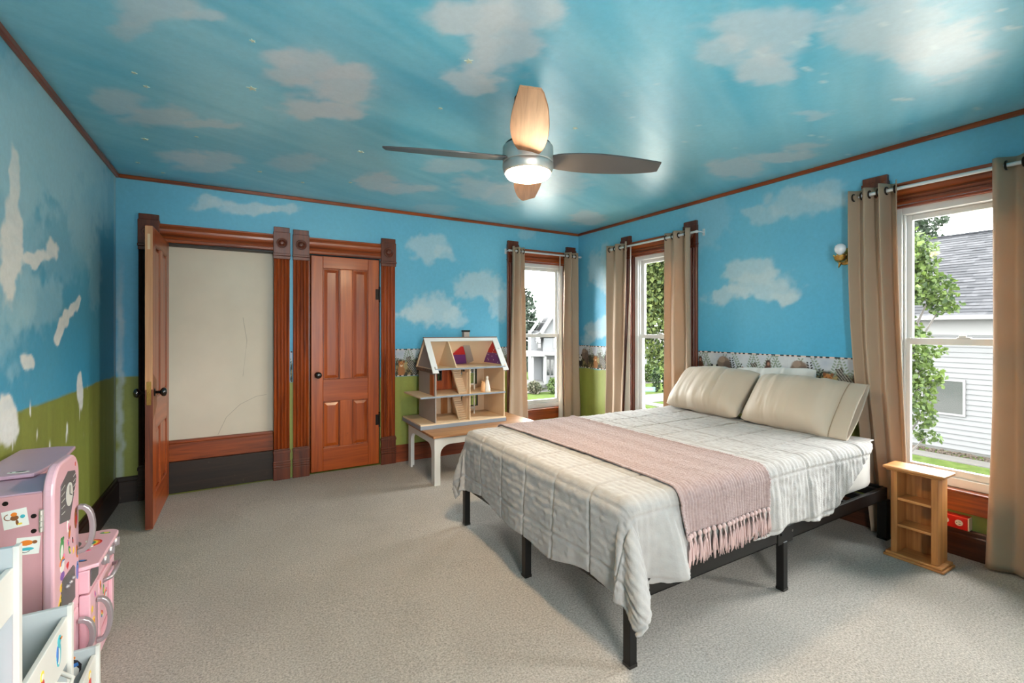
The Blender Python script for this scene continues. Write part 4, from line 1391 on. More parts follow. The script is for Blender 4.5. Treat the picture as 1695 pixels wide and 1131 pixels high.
MB().prism(arch_apron(None, 1.385, 2.44, .335, .395, 0), 4.295, 4.315, TXX).build('back_legs_and_apron', WHITE, t, bevel=.002)
for x in (1.385, 2.42):
    MB().prism(arch_apron(None, 3.646, 4.294, .335, .395, 0), x, x + .02, TYY).build('side_legs_and_apron', WHITE, t, bevel=.002)
box('top_board', W_TOP, t, 1.37, 2.455, 3.61, 4.33, .395, .415)

DH_F = plain('dollhouse_pale_birch', lin(226, 200, 168), .55, var=.04, scale=8)
DH_G = plain('dollhouse_grey_paint', lin(158, 148, 142), .6, var=.04)
DH_W = plain('dollhouse_white_trim', lin(218, 218, 218), .5, var=.02)
DH_B = plain('dollhouse_blue_grey_edge', lin(136, 146, 158), .5, var=.05)
DH_R = wood('dollhouse_brown_shingle', lin(66, 46, 38), lin(122, 92, 76), 'x', rough=.7, coat=0)
DH_RED = plain('dollhouse_red_wallpaper', lin(186, 40, 42), .6)
DH_PUR = plain('dollhouse_purple_wallpaper', lin(112, 56, 128), .6)
DH_OR = wood('dollhouse_orange_panelling', lin(150, 62, 24), lin(200, 104, 52), 'z', rough=.4, coat=.2)
DH_DK = plain('dollhouse_dark_window_frame', lin(46, 50, 54), .5)
t = thing('dollhouse', 'open front wooden dollhouse with staircases and white roof trim on the bench', 'dollhouse', (1.80, 4.12, .415))
a, b, f, k = 1.494, 2.205, 3.895, 4.33
zb, z1, z2 = .461, .695, .945
MB().box(1.354, 2.212, 3.88, 4.40, .4155, .449).build('base_edge', DH_B, t, bevel=.002)
box('ground_board', DH_F, t, 1.356, 2.21, 3.882, 4.398, .449, zb, bevel=.001)
w2 = .012
# outer left wall in two storeys with a door opening on the upper one, right wall, centre partition
box('side_wall', DH_G, t, a, a + w2, f, k, zb, z1 - .006)
mb = MB().box(a, a + w2, f, f + .035, z1 + .006, .93).box(a, a + w2, f + .125, k, z1 + .006, .93).box(a, a + w2, f + .035, f + .125, .885, .93)
mb.build('side_wall', DH_G, t)
box('balcony_door', DH_OR, t, a - .003, a + .007, f + .03, f + .13, z1 + .007, .888)
box('side_wall', DH_F, t, b - w2, b, f, k, zb, z1 - .006)
box('side_wall', DH_F, t, b - w2, b, f, k, z1 + .006, .93)
for z0, zt in ((zb, z1 - .006), (z1 + .006, z2 - .012)):
    box('partition', DH_F, t, 1.832, 1.842, f + .004, f + .10, z0, zt)
    box('partition', DH_F, t, 1.8255, 1.8315, f + .05, f + .16, z0, zt - .035)
    box('partition', DH_F, t, 1.832, 1.842, f + .22, k - .012, z0, zt)
# floors with a blue front edge; the middle one runs out as a balcony
MB().box(1.354, b, f - .01, k + .02, z1 - .006, z1 + .006).build('middle_floor', DH_F, t, bevel=.001)
box('floor_edging', DH_B, t, 1.354, b + .002, f - .014, f - .010, z1 - .008, z1 + .007, bevel=.001)
MB().box(a - .01, b + .01, f - .006, k + .01, z2 - .012, z2).build('attic_floor', DH_F, t, bevel=.001)
box('floor_edging', DH_B, t, a - .005, b + .005, f - .010, f - .006, z2 - .014, z2 + .002, bevel=.001)
# back wall pieces around window openings
def back_piece(nm, mat, x0, x1, za, zt, wins):
    mb = MB()
    cols = sorted({x0, x1} | {q for w_ in wins for q in w_[:2]})
    for p, q in zip(cols[:-1], cols[1:]):
        m_ = (p + q) / 2
        hs = [(w_[2], w_[3]) for w_ in wins if w_[0] < m_ < w_[1]]
        z = za
        for h0, h1 in hs + [(zt, zt)]:
            if h0 - z > 1e-4:
                mb.box(p, q, k - .012, k, z, h0)
            z = h1
    o = mb.build(nm, mat, t)
    for x_, y_, h0, h1 in wins:
        fr = MB().box(x_, x_ + .008, k - .018, k + .003, h0, h1).box(y_ - .008, y_, k - .018, k + .003, h0, h1).box(x_, y_, k - .018, k + .003, h0, h0 + .008).box(x_, y_, k - .018, k + .003, h1 - .008, h1)
        fr.box((x_ + y_) / 2 - .002, (x_ + y_) / 2 + .002, k - .01, k - .006, h0, h1).box(x_, y_, k - .01, k - .006, (h0 + h1) / 2 - .002, (h0 + h1) / 2 + .002)
        fo = fr.build('window_frame', DH_DK, None)
        fo.location -= wloc(t)
        fo.parent = o
    return o
back_piece('back_wall', DH_OR, a + w2, 1.832, z1 + .006, z2 - .012, [(1.60, 1.645, .79, .895), (1.675, 1.725, .79, .895)])
back_piece('back_wall', DH_F, a + w2, 1.832, zb, z1 - .006, [])
back_piece('back_wall', DH_F, 1.842, b - w2, z1 + .006, z2 - .012, [(1.90, 1.97, .80, .92), (2.01, 2.11, .735, .92)])
back_piece('back_wall', DH_F, 1.842, b - w2, zb, z1 - .006, [(1.90, 1.95, .56, .67), (1.98, 2.12, .51, .68)])
pan = MB()
for i in range(6):
    pan.box(1.733 + i * .0165, 1.733 + i * .0165 + .010, k - .016, k - .012, z1 + .012, z2 - .02)
pan.build('wall_panelling', DH_OR, t)
box('inner_door', W_PINE, t, 1.715, 1.785, k - .018, k - .012, zb, .655, bevel=.001)
MB().box(2.0, 2.01, f + .26, f + .27, zb, z1 - .01).box(1.86, 2.01, f + .26, f + .27, zb + .055, zb + .067).box(2.0, 2.01, f + .26, f + .27, z1 + .006, z2 - .02).box(1.86, 2.01, f + .26, f + .27, z1 + .055, z1 + .067).build('white_railing', DH_W, t, bevel=.001)
for zs, ze in ((zb, z1 - .008), (z1 + .006, z2 - .014)):
    st = MB()
    nst = 12
    for i in range(nst):
        yy = f + .045 + .19 * i / nst
        zz = zs + (ze - zs) * i / nst
        st.box(1.752, 1.820, yy, yy + .024, zz + (ze - zs) / nst * .55, zz + (ze - zs) / nst)
        st.box(1.752, 1.820, yy + .012, yy + .024, zz, zz + (ze - zs) / nst * .55)
    for x in (1.747, 1.820):
        st.prism([(f + .045, zs), (f + .07, zs), (f + .24, ze - .02), (f + .24, ze), (f + .225, ze)], x, x + .005, TYY)
    st.build('staircase', DH_F, t)
# attic: gables, ridge roof (front slope open), partition and the red and purple bedroom
yr, zr = 4.118, 1.215
yf_, yk_, ze_ = f - .004, 4.345, .928
for x in (a - .006, b - .006):
    mat = DH_G if x < 1.8 else DH_F
    o = MB().prism([(yf_, ze_ + .018), (yk_, ze_ + .018), (yr, zr - .01)], x, x + .012, TYY).build('gable', mat, t)
    if x > 1.8:
        MB().prism([(yf_ + .02, ze_ + .03), (yk_ - .02, ze_ + .03), (yk_ - .09, 1.06), (yf_ + .10, 1.06)], x - .002, x, TYY).build('purple_wallpaper', DH_PUR, t)
        MB().prism([(yf_ + .10, 1.061), (yk_ - .09, 1.061), (yr, zr - .03)], x - .002, x, TYY).build('red_wallpaper', DH_RED, t)
        sp = MB()
        for i in range(14):
            yy, zz = random.uniform(yf_ + .09, yk_ - .1), random.uniform(.97, 1.12)
            sp.ball((x - .0025, yy, zz), (.001, .006, .006), 8, 4)
        sp.build('wallpaper_spot', DH_W, t)
MB().prism([(yf_ + .01, z2), (yk_ - .012, z2), (yr, zr - .012)], 1.70, 1.710, TYY).build('attic_partition', DH_F, t)
def slope(nm, mat, x0, x1, ya, za, yb, zb_, th):
    d = Vector((0, yb - ya, zb_ - za)).normalized()
    nrm = Vector((0, -d.z, d.y)) * (1 if d.y * 1 > 0 else -1)
    vs = []
    for y_, z_ in ((ya, za), (yb, zb_)):
        for x_ in (x0, x1):
            vs += [(x_, y_, z_), (x_, y_ + nrm.y * th, z_ + nrm.z * th)]
    mb = MB()
    mb.add(vs, [(0, 2, 3, 1), (4, 5, 7, 6), (0, 1, 5, 4), (2, 6, 7, 3), (0, 4, 6, 2), (1, 3, 7, 5)])
    return mb.build(nm, mat, t)
slope('back_roof', DH_F, a - .02, b + .02, yk_ + .012, ze_, yr, zr, .010)
rs = MB()
for i in range(7):
    f0 = i / 7
    y_, z_ = yk_ + .016 + (yr - yk_ - .016) * f0, ze_ + .006 + (zr - ze_) * f0
    y2, z2_ = yk_ + .016 + (yr - yk_ - .016) * (f0 + 1 / 7), ze_ + .006 + (zr - ze_) * (f0 + 1 / 7)
    rs.add([(a - .024, y_ + .006, z_ + .006), (b + .024, y_ + .006, z_ + .006), (b + .024, y2, z2_ + .004), (a - .024, y2, z2_ + .004), (a - .024, y_, z_), (b + .024, y_, z_), (b + .024, y2, z2_), (a - .024, y2, z2_)],
           [(0, 1, 2, 3), (4, 7, 6, 5), (0, 4, 5, 1), (2, 6, 7, 3), (0, 3, 7, 4), (1, 5, 6, 2)])
rs.build('roof_shingles', DH_R, t)
box('ridge_strip', DH_R, t, a - .03, b + .03, yr - .012, yr + .02, zr - .002, zr + .010)
box('eave_shingles', DH_R, t, a - .022, a + .0, f + .02, yk_, .905, .935)
# white boards framing the open front slope
dv = Vector((0, yf_ - yr, ze_ - zr)).normalized()
def fascia(x0, x1, s0, s1):
    nv = Vector((0, -dv.z, dv.y))
    nv = nv if nv.y < 0 else -nv
    vs = []
    for s_ in (s0, s1):
        for x_ in (x0, x1):
            p_ = Vector((x_, yr, zr)) + dv * s_
            vs += [tuple(p_), tuple(p_ + nv * .010)]
    return MB().add(vs, [(0, 2, 3, 1), (4, 5, 7, 6), (0, 1, 5, 4), (2, 6, 7, 3), (0, 4, 6, 2), (1, 3, 7, 5)]).build('roof_trim', DH_W, t)
SL = (Vector((0, yf_ - yr, ze_ - zr))).length + .03
fascia(a - .03, a + .025, 0, SL)
fascia(b - .03, b + .028, 0, SL)
fascia(a + .026, b - .031, 0, .042)
# dormer behind the right attic room: coloured gable end and a cheek on the back slope
def on_slope(x, z, lift):
    q = (z - ze_) / (zr - ze_)
    return (x, yk_ + .012 + (yr - yk_ - .012) * q - .010 - lift, z)
def slope_panel(nm, mat, pts, lift):
    n_ = len(pts)
    vs = [on_slope(x, z, lift) for x, z in pts] + [on_slope(x, z, lift - .004) for x, z in pts]
    MB().add(vs, [tuple(range(n_)), tuple(range(n_, 2 * n_))[::-1]] + [(i, n_ + i, n_ + (i + 1) % n_, (i + 1) % n_) for i in range(n_)]).build(nm, mat, t)
slope_panel('purple_wallpaper', DH_PUR, [(1.725, z2 + .003), (2.00, z2 + .003), (1.945, 1.045), (1.80, 1.045)], .006)
slope_panel('red_wallpaper', DH_RED, [(1.80, 1.046), (1.945, 1.046), (1.90, 1.13), (1.868, 1.13)], .006)
slope_panel('dormer_cheek', DH_G, [(1.885, 1.14), (1.955, 1.14), (2.065, z2 + .03), (2.01, z2 + .003)], .012)
ch = box('chimney', DH_G, t, 1.885, 1.945, yr + .02, yr + .07, zr - .03, 1.272)
cc = MB().box(1.881, 1.949, yr + .016, yr + .074, 1.272, 1.290).build('chimney_cap', BLACK, None)
cc.location -= wloc(t)
cc.parent = ch
g = thing('toy_figure', 'tiny white gowned figure standing on the dollhouse middle floor', 'toy', (2.03, 3.95, z1 + .0065))
GW = plain('white_toy_cloth', lin(232, 226, 216), .8)
GO = plain('peach_toy_cloth', lin(232, 178, 128), .8)
MB().lathe([(.034, 0), (.030, .03), (.022, .07), (.016, .10), (.014, .115), (.003, .12)], 14, (.012, 0, .0005)).build('gown', GW, g, smooth=True, world=False)
MB().ball((.012, 0, .134), (.014, .013, .017), 12, 8).lathe([(.006, .112), (.006, .126)], 8, (.012, 0, 0)).build('head', GW, g, smooth=True, world=False)
MB().lathe([(.026, .001), (.024, .04), (.018, .08), (.012, .095), (.002, .098)], 12, (-.024, .01, 0)).tube([(-.034, .01, .085), (-.038, .01, .112)], [.008, .002], 8).tube([(-.014, .01, .085), (-.010, .01, .112)], [.008, .002], 8).build('wing', GO, g, smooth=True, world=False)

# ------------------------------------------------------------------ pink play kitchen
PINK = plain('pale_pink_lacquer', lin(226, 178, 190), .38, var=.03, coat=.2)
PINK_S = plain('dusty_pink_panel', lin(206, 152, 158), .5, var=.04)
PINK_T = plain('lilac_pink_top', lin(192, 158, 178), .4, var=.05)
GREY_P = plain('grey_printed_panel', lin(96, 92, 94), .45, var=.05)
INKS = dict(r=(206, 44, 52), o=(232, 130, 44), y=(238, 204, 70), g=(70, 150, 84), b=(66, 120, 190), p=(126, 84, 166), w=(236, 234, 228), k=(46, 40, 44), n=(140, 86, 50), t=(70, 176, 190), i=(228, 120, 160))
INK = {k: plain('sticker_ink_' + n, lin(*v), .4, var=.03) for (k, v), n in zip(INKS.items(), ('red', 'orange', 'yellow', 'green', 'blue', 'purple', 'white', 'black', 'brown', 'teal', 'pink'))}

def sticker(parent, kind, Tm, c, s, label=None, ang=0.0):
    """a flat printed sticker: shapes in (p, q) around c, Tm(p, q, lift) gives the point"""
    mb, mats = MB(), []
    lay = [0]
    ca, sa = math.cos(ang), math.sin(ang)
    def use(k):
        if INK[k] not in mats:
            mats.append(INK[k])
        mb.cur = mats.index(INK[k])
    def poly(k, pts):
        use(k)
        lay[0] += 1
        h = .0006 + .00025 * lay[0]
        pp = [(c[0] + s * (x * ca - y * sa), c[1] + s * (x * sa + y * ca)) for x, y in pts]
        mb.prism(pp, 0, h, Tm)
    def ell(k, x, y, rx, ry, n=12):
        poly(k, [(x + rx * math.cos(2 * math.pi * i / n), y + ry * math.sin(2 * math.pi * i / n)) for i in range(n)])
    def arc(k, r0, r1, a0=0, a1=180, x=0, y=0):
        n = 10
        A = [math.radians(a0 + (a1 - a0) * i / n) for i in range(n + 1)]
        poly(k, [(x + r1 * math.cos(q), y + r1 * math.sin(q)) for q in A] + [(x + r0 * math.cos(q), y + r0 * math.sin(q)) for q in A[::-1]])
    if kind == 'rainbow':
        for k, r in zip('royg', (1, .84, .68, .52)):
            arc(k, r - .17, r)
        arc('b', .22, .36); ell('w', -.75, 0, .3, .18); ell('w', .75, 0, .3, .18)
    elif kind == 'heart':
        n = 20
        poly('r', [(.06 * 16 * math.sin(t_) ** 3, .06 * (13 * math.cos(t_) - 5 * math.cos(2 * t_) - 2 * math.cos(3 * t_) - math.cos(4 * t_))) for t_ in [2 * math.pi * i / n for i in range(n)]])
    elif kind == 'frog':
        ell('g', 0, 0, .5, 1); ell('w', -.02, -.25, .32, .62); ell('g', -.25, .85, .16, .16); ell('g', .25, .85, .16, .16); ell('k', -.25, .9, .06, .06); ell('k', .25, .9, .06, .06)
    elif kind == 'pony':
        ell('w', 0, .2, .55, .4); ell('w', .35, .7, .25, .3); ell('p', 0, -.55, .5, .35); arc('o', .5, .7, 40, 170, 0, .4); arc('b', .35, .5, 40, 170, 0, .4); ell('i', .4, 1.05, .12, .2); ell('k', .42, .72, .05, .06)
    elif kind == 'flower':
        for i in range(6):
            ell('y', .55 * math.cos(i * 1.047), .55 * math.sin(i * 1.047), .38, .38, 8)
        ell('o', 0, 0, .35, .35)
    elif kind == 'star':
        poly('y', [((1 if i % 2 == 0 else .45) * math.sin(i * math.pi / 5), (1 if i % 2 == 0 else .45) * math.cos(i * math.pi / 5)) for i in range(10)])
    elif kind == 'monkey':
        poly('w', [(-1, -1), (1, -1), (1, 1), (-1, 1)]); ell('n', -.05, .1, .34, .3); ell('o', -.05, .5, .26, .22); ell('n', .1, -.45, .12, .3); ell('t', .6, .1, .2, .2); arc('n', .28, .36, 90, 300, -.5, .3); ell('y', .3, -.65, .2, .1)
    elif kind == 'chick':
        poly('w', [(-1, -1), (1, -1), (1, 1), (-1, 1)]); ell('o', -.15, .35, .55, .32); ell('n', .55, .38, .22, .2); ell('t', -.05, -.35, .6, .18); arc('k', .5, .56, 200, 320, -.2, -.2)
    elif kind == 'penguin':
        ell('k', 0, .1, .9, .75); ell('w', 0, -.15, .7, .55); poly('b', [(-.75, .1), (.75, .1), (.75, .35), (-.75, .35)]); ell('o', .55, .75, .18, .12); ell('k', -.2, -.2, .07, .07); ell('k', .2, -.2, .07, .07); ell('k', 0, -.42, .16, .06)
    elif kind == 'bird':
        ell('t', 0, 0, .4, .75); ell('t', .1, .8, .3, .3); ell('w', -.05, -.1, .2, .5); ell('b', -.25, .1, .15, .5); ell('k', .18, .85, .06, .06); ell('o', .42, .78, .12, .07)
    elif kind == 'doll':
        ell('r', 0, -.3, .4, .6); ell('y', 0, .5, .32, .36); ell('w', 0, .45, .2, .22); ell('n', .0, -.95, .2, .16)
    else:
        a, b_ = kind[0], kind[1]
        ell(a, 0, 0, .4, 1); ell(b_, .1, -.2, .25, .5); ell('k', 0, .65, .1, .1)
    o = mb.build('sticker', mats, parent)
    if label:
        o['label'] = label
    return o

KF, KW = -.507, XL + .024       # door face plane and back plane
t = thing('play_kitchen', 'pale pink toy kitchen covered in stickers along the patched wall', 'toy kitchen', (-.63, 2.30, 0))
# fridge carcass and arched door
fy0, fy1 = 2.008, 2.25
MB().box(KW, -.537, fy0, fy1, 0, .785).build('fridge_body', PINK_S, t, bevel=.003)
box('fridge_top', PINK_T, t, KW, -.539, fy0 + .001, fy1, .785, .790, bevel=.001)
r = .085
arch = [(fy0 - .012, .30), (fy1 + .010, .30)]
for k in range(9):
    q = math.pi / 2 * k / 8
    arch.append((fy1 + .010 - r + r * math.cos(q), .775 + r * math.sin(q)))
for k in range(9):
    q = math.pi / 2 * k / 8
    arch.append((fy0 - .012 + r - r * math.sin(q), .775 + r * math.cos(q)))
door = MB().prism(arch, -.535, KF, TYY).build('fridge_door', PINK, t, bevel=.008, seg=3)
low = MB().box(-.535, KF, fy0 - .012, fy1 + .010, .03, .292).build('freezer_door', PINK, t, bevel=.008, seg=3)
TK = lambda p, q, s: (KF + s, p, q)
def dhandle(par, y, z0, z1, nm='handle'):
    mb = MB()
    pts = []
    for k in range(13):
        q = math.pi * k / 12
        pts.append((KF + .004 + .040 * math.sin(q) ** .7, y, z0 + (z1 - z0) * (.5 - .5 * math.cos(q))))
    ring = [Vector(p) for p in pts]
    vs, fs = [], []
    for k, p in enumerate(ring):
        t_ = (ring[min(k + 1, 12)] - ring[max(k - 1, 0)]).normalized()
        nn = Vector((t_.z, 0, -t_.x))
        for sx_, sy_ in ((-1, -1), (1, -1), (1, 1), (-1, 1)):
            vs.append(p + nn * sx_ * .008 + Vector((0, sy_ * .011, 0)))
    for k in range(12):
        for e in range(4):
            fs.append((k * 4 + e, k * 4 + (e + 1) % 4, (k + 1) * 4 + (e + 1) % 4, (k + 1) * 4 + e))
    fs += [(3, 2, 1, 0), (48, 49, 50, 51)]
    o = MB().add(vs, fs).build(nm, SILVER, None, bevel=.003)
    o.location -= wloc(t)
    o.parent = par
dhandle(door, fy1 - .02, .50, .66)
dhandle(low, fy1 - .02, .13, .25)
hg = MB().box(-.541, -.530, fy0 - .016, fy0 - .010, .665, .735)
for k in range(4):
    hg.tube([(-.536, fy0 - .017, .667 + k * .0175), (-.536, fy0 - .017, .681 + k * .0175)], .004, 8)
hg.build('hinge', NICKEL, t)
sc = MB()
for x, z in ((-.62, .765), (-.557, .715), (-.557, .668)):
    sc.lathe([(.007, 0), (.007, .001), (.004, .0015), (.001, .001)], 12, (x, fy0, z), Vector((0, 0, 1)).rotation_difference(Vector((0, -1, 0))).to_matrix())
sc.build('screw', IRON, t)
# printed clock panel and water dispenser on the fridge door
cp = MB().prism([(2.045, .665), (2.145, .645), (2.215, .77), (2.20, .80), (2.13, .815), (2.055, .785)], 0, .0025, TK).build('clock_panel', GREY_P, t)
cf = MB()
cf.prism([(2.135 + .034 * math.cos(q * .3927), .735 + .040 * math.sin(q * .3927)) for q in range(16)], .0025, .004, TK)
for k in range(5):
    cf.prism([(2.055, .69 + k * .02), (2.09, .69 + k * .022), (2.09, .692 + k * .022), (2.055, .692 + k * .02)], .0025, .003, TK)
    cf.prism([(2.18, .71 + k * .018), (2.205, .715 + k * .018), (2.205, .717 + k * .018), (2.18, .712 + k * .018)], .0025, .003, TK)
co = cf.build('clock_face', WHITE, None)
hd = MB().prism([(2.133, .735), (2.137, .735), (2.137, .765), (2.133, .765)], .004, .005, TK).prism([(2.135, .733), (2.157, .725), (2.157, .728), (2.135, .737)], .004, .005, TK)
co.location -= wloc(t)
co.parent = cp
ho = hd.build('clock_hands', BLACK, None)
ho.location -= wloc(t)
ho.parent = t
dp = MB().prism([(2.06, .35), (2.20, .35), (2.20, .455), (2.185, .47), (2.075, .47), (2.06, .455)], 0, .003, TK).build('dispenser_panel', GREY_P, t)
nz = MB()
for k in range(3):
    nz.ball((KF + .006, 2.10 + k * .032, .435), (.008, .010, .007), 10, 6)
no = nz.build('dispenser_nozzle', SILVER, None, smooth=True)
no.location -= wloc(t)
no.parent = dp
# hutch with a deeper top board, an opening and a small window
oy1 = 2.645
MB().box(KW, -.63, fy1 + .002, oy1 - .02, .76, .792).box(KW, -.63, fy1 + .002, fy1 + .014, .42, .76).box(KW, -.63, oy1 - .032, oy1 - .02, .42, .76).box(KW, KW + .012, fy1 + .014, oy1 - .032, .42, .76).build('hutch', PINK, t, bevel=.002)
hp = []
for px, py in ((KW, fy1 - .05), (-.61, fy1 - .05), (-.60, fy1), (-.585, 2.42), (-.60, oy1 - .02), (-.66, oy1 + .01), (KW, oy1 + .01)):
    hp.append((px, py))
MB().prism(hp, .7925, .806, lambda p, q, s: (p, q, s)).build('hutch_top', PINK_T, t, bevel=.004)
MB().tube([(-.60, fy1 + .03, .7), (-.585, fy1 + .03, .72), (-.585, fy1 + .12, .72), (-.60, fy1 + .12, .70)], .006, 8).box(-.628, -.60, fy1 + .02, fy1 + .13, .60, .70).build('microwave', SILVER, t, bevel=.003)
# oven unit
OC = .425
MB().box(KW, -.512, fy1 + .012, oy1 - .01, 0, OC - .015).build('oven_body', PINK, t, bevel=.003)
ctop = [(KW, fy1 + .012), (-.50, fy1 + .012), (-.455, fy1 + .03)]
for k in range(7):
    q = math.pi / 2 * k / 6
    ctop.append((-.455 - .05 + .05 * math.cos(q), oy1 - .05 + .05 * math.sin(q)))
ctop += [(KW, oy1)]
MB().prism(ctop, OC - .015, OC, lambda p, q, s: (p, q, s)).build('worktop', PINK, t, bevel=.004)
OX = -.480
TO = lambda p, q, s: (OX + s, p, q)
MB().prism([(fy1 + .014, .325), (oy1 - .012, .325), (oy1 - .012, OC - .016), (fy1 + .014, OC - .016)], -.032, 0, TO).build('control_panel', PINK, t, bevel=.004)
for y, z, ln in ((2.41, .385, .0), (2.50, .385, .0), (2.59, .385, .0)):
    M = Vector((0, 0, 1)).rotation_difference(Vector((1, 0, 0))).to_matrix()
    MB().lathe([(.012, 0), (.012, .006), (.021, .009), (.022, .018), (.018, .024), (.001, .026)], 18, (OX, y, z), M).box(OX + .022, OX + .03, y - .004, y + .004, z - .018, z + .018).build('control_knob', SILVER, t, bevel=.001)
dsp = MB().prism([(2.275, .345), (2.37, .345), (2.375, .36), (2.375, .395), (2.37, .405), (2.275, .405)], 0, .004, TO).build('display_panel', GREY_P, t, bevel=.001)
od = MB()
od.prism([(2.385, .03), (oy1 - .014, .03), (oy1 - .014, .30), (2.385, .30)], -.030, -.010, TO)
for p_ in ([(2.385, .02), (2.415, .02), (2.415, .318), (2.385, .318)], [(oy1 - .05, .05), (oy1 - .014, .08), (oy1 - .014, .318), (oy1 - .05, .318)], [(2.415, .27), (oy1 - .05, .27), (oy1 - .05, .318), (2.415, .318)], [(2.415, .02), (oy1 - .05, .02), (oy1 - .014, .08), (oy1 - .05, .09), (2.415, .07)]):
    od.prism(p_, -.010, .004, TO)
odo = od.build('oven_door', PINK, t, bevel=.003)
oh = MB().tube([(OX, 2.44, .285), (OX + .028, 2.445, .295), (OX + .032, 2.52, .297), (OX + .028, 2.595, .295), (OX, 2.60, .285)], .008, 10).build('oven_handle', SILVER, None, smooth=True)
oh.location -= wloc(t)
oh.parent = odo
cd = MB().prism([(fy1 + .016, .02), (2.378, .02), (2.378, .318), (fy1 + .016, .318)], -.030, .002, TO).build('cupboard_door', PINK, t, bevel=.004)
KFs = KF
KF = OX
dhandle(cd, 2.35, .10, .26)
KF = KFs
# sink with tap and burners on the worktop
MB().lathe([(.072, OC + .001), (.075, OC + .004), (.068, OC + .005), (.060, OC - .006), (.02, OC - .010), (.001, OC - .010)], 28, (-.64, 2.34, 0)).build('sink_bowl', SILVER, t, smooth=True)
MB().tube([(-.72, 2.34, OC), (-.72, 2.34, OC + .07), (-.70, 2.34, OC + .10), (-.665, 2.34, OC + .10), (-.65, 2.34, OC + .075)], .009, 10).build('tap', SILVER, t, smooth=True)
for y, x in ((2.50, -.60), (2.58, -.66)):
    MB().lathe([(.045, OC), (.045, OC + .004), (.035, OC + .006), (.001, OC + .006)], 24, (x, y, 0)).build('burner', GREY_P, t)
# stickers
for kd, y, z, s, an in (('frog', 2.067, .575, 0.0375, -.15), ('pony', 2.072, .505, 0.0375, 0), ('heart', 2.127, .495, 0.0137, 0), ('no', 2.147, .60, 0.0225, -.3), ('nr', 2.217, .625, 0.0375, 0), ('ib', 2.132, .57, 0.0150, .4),
                        ('gy', 2.147, .54, 0.0187, .5), ('yk', 2.047, .40, 0.0350, -.6), ('ro', 2.212, .82, 0.0075, 0), ('bp', 2.237, .43, 0.0325, 0), ('wi', 2.132, .63, 0.0250, 0), ('ot', 2.232, .50, 0.0250, .2), ('flower', 2.062, .45, 0.0150, 0), ('kr', 2.182, .56, 0.0125, .3), ('star', 2.192, .52, 0.0125, 0)):
    sticker(t, kd, TK, (y, z), s, ang=an)
for kd, y, z, s, an in (('star', 2.29, .25, .016, 0), ('flower', 2.31, .20, .016, 0), ('heart', 2.29, .15, .012, 0), ('ip', 2.33, .29, .016, .4), ('bt', 2.275, .10, .016, 0), ('ok', 2.40, .29, .02, .2), ('pony', 2.55, .17, .03, 0), ('rainbow', 2.48, .12, .03, 0), ('gy', 2.52, .22, .02, 0)):
    sticker(t, kd, lambda p, q, s: (OX + (.0025 if p < 2.385 else -.0098 if .08 < q < .27 and p > 2.43 else .0042) + s, p, q), (y, z), s, ang=an)
TP = lambda p, q, s: (p, q, OC + s)
for kd, x, y, s, an in (('rainbow', -.53, 2.50, .040, -1.2), ('gy', -.50, 2.60, .02, 1.2), ('ir', -.53, 2.43, .022, 1.3), ('yn', -.56, 2.37, .026, 1.5), ('kb', -.52, 2.33, .022, 1.3), ('bt', -.53, 2.285, .02, 1.0)):
    sticker(t, kd, TP, (x, y), s, ang=an)
TS = lambda p, q, s: (p, fy0 - s, q)
for kd, x, z, s, an in (('monkey', -.598, .715, .028, .12), ('chick', -.57, .625, .027, -.08), ('wi', -.672, .71, .018, 0), ('monkey', -.69, .60, .026, .05), ('chick', -.66, .50, .026, 0)):
    sticker(t, kd, TS, (x, z), s, ang=an)
TT = lambda p, q, s: (p, q, .806 + s)
sticker(t, 'wk', TT, (-.66, 2.24), .03, ang=1.4)

# ------------------------------------------------------------------ white stair-step toy organiser in the near corner
t = thing('toy_organizer', 'white three step toy storage rack in the near left corner before the pink kitchen', 'storage rack', (-.595, 1.52, 0))
GX0, GX1 = XL + .024, -.40
ends = [(1.03, .852), (1.357, .850), (1.704, .549), (1.988, .272)]
for y, h in [(1.012, .85)] + ends[1:]:
    o = MB().box(GX0, GX1, y - .014, y, 0, h).build('end_panel', WHITE_RAW, t, bevel=.002)
    e = MB().box(GX1 - .004, GX1 + .006, y - .016, y + .002, 0, h + .002).build('edge_band', WHITE, None, bevel=.001)
    e.location -= wloc(t)
    e.parent = o
cells = [(1.014, 1.341, .850, ((.715, .81), (.50, .56))), (1.359, 1.688, .549, ((.40, .525),)), (1.706, 1.972, .272, ((.155, .25),))]
BINS = [plain('dusty_pink_bin_fabric', lin(160, 112, 130), .8), plain('beige_grey_bin_fabric', lin(186, 182, 168), .8), plain('mauve_grey_bin_fabric', lin(186, 176, 180), .8)]
binlab = ['dusty pink bin inside the tallest step of the white rack', 'beige bin inside the middle step of the white rack', 'mauve grey bin inside the lowest step of the white rack']
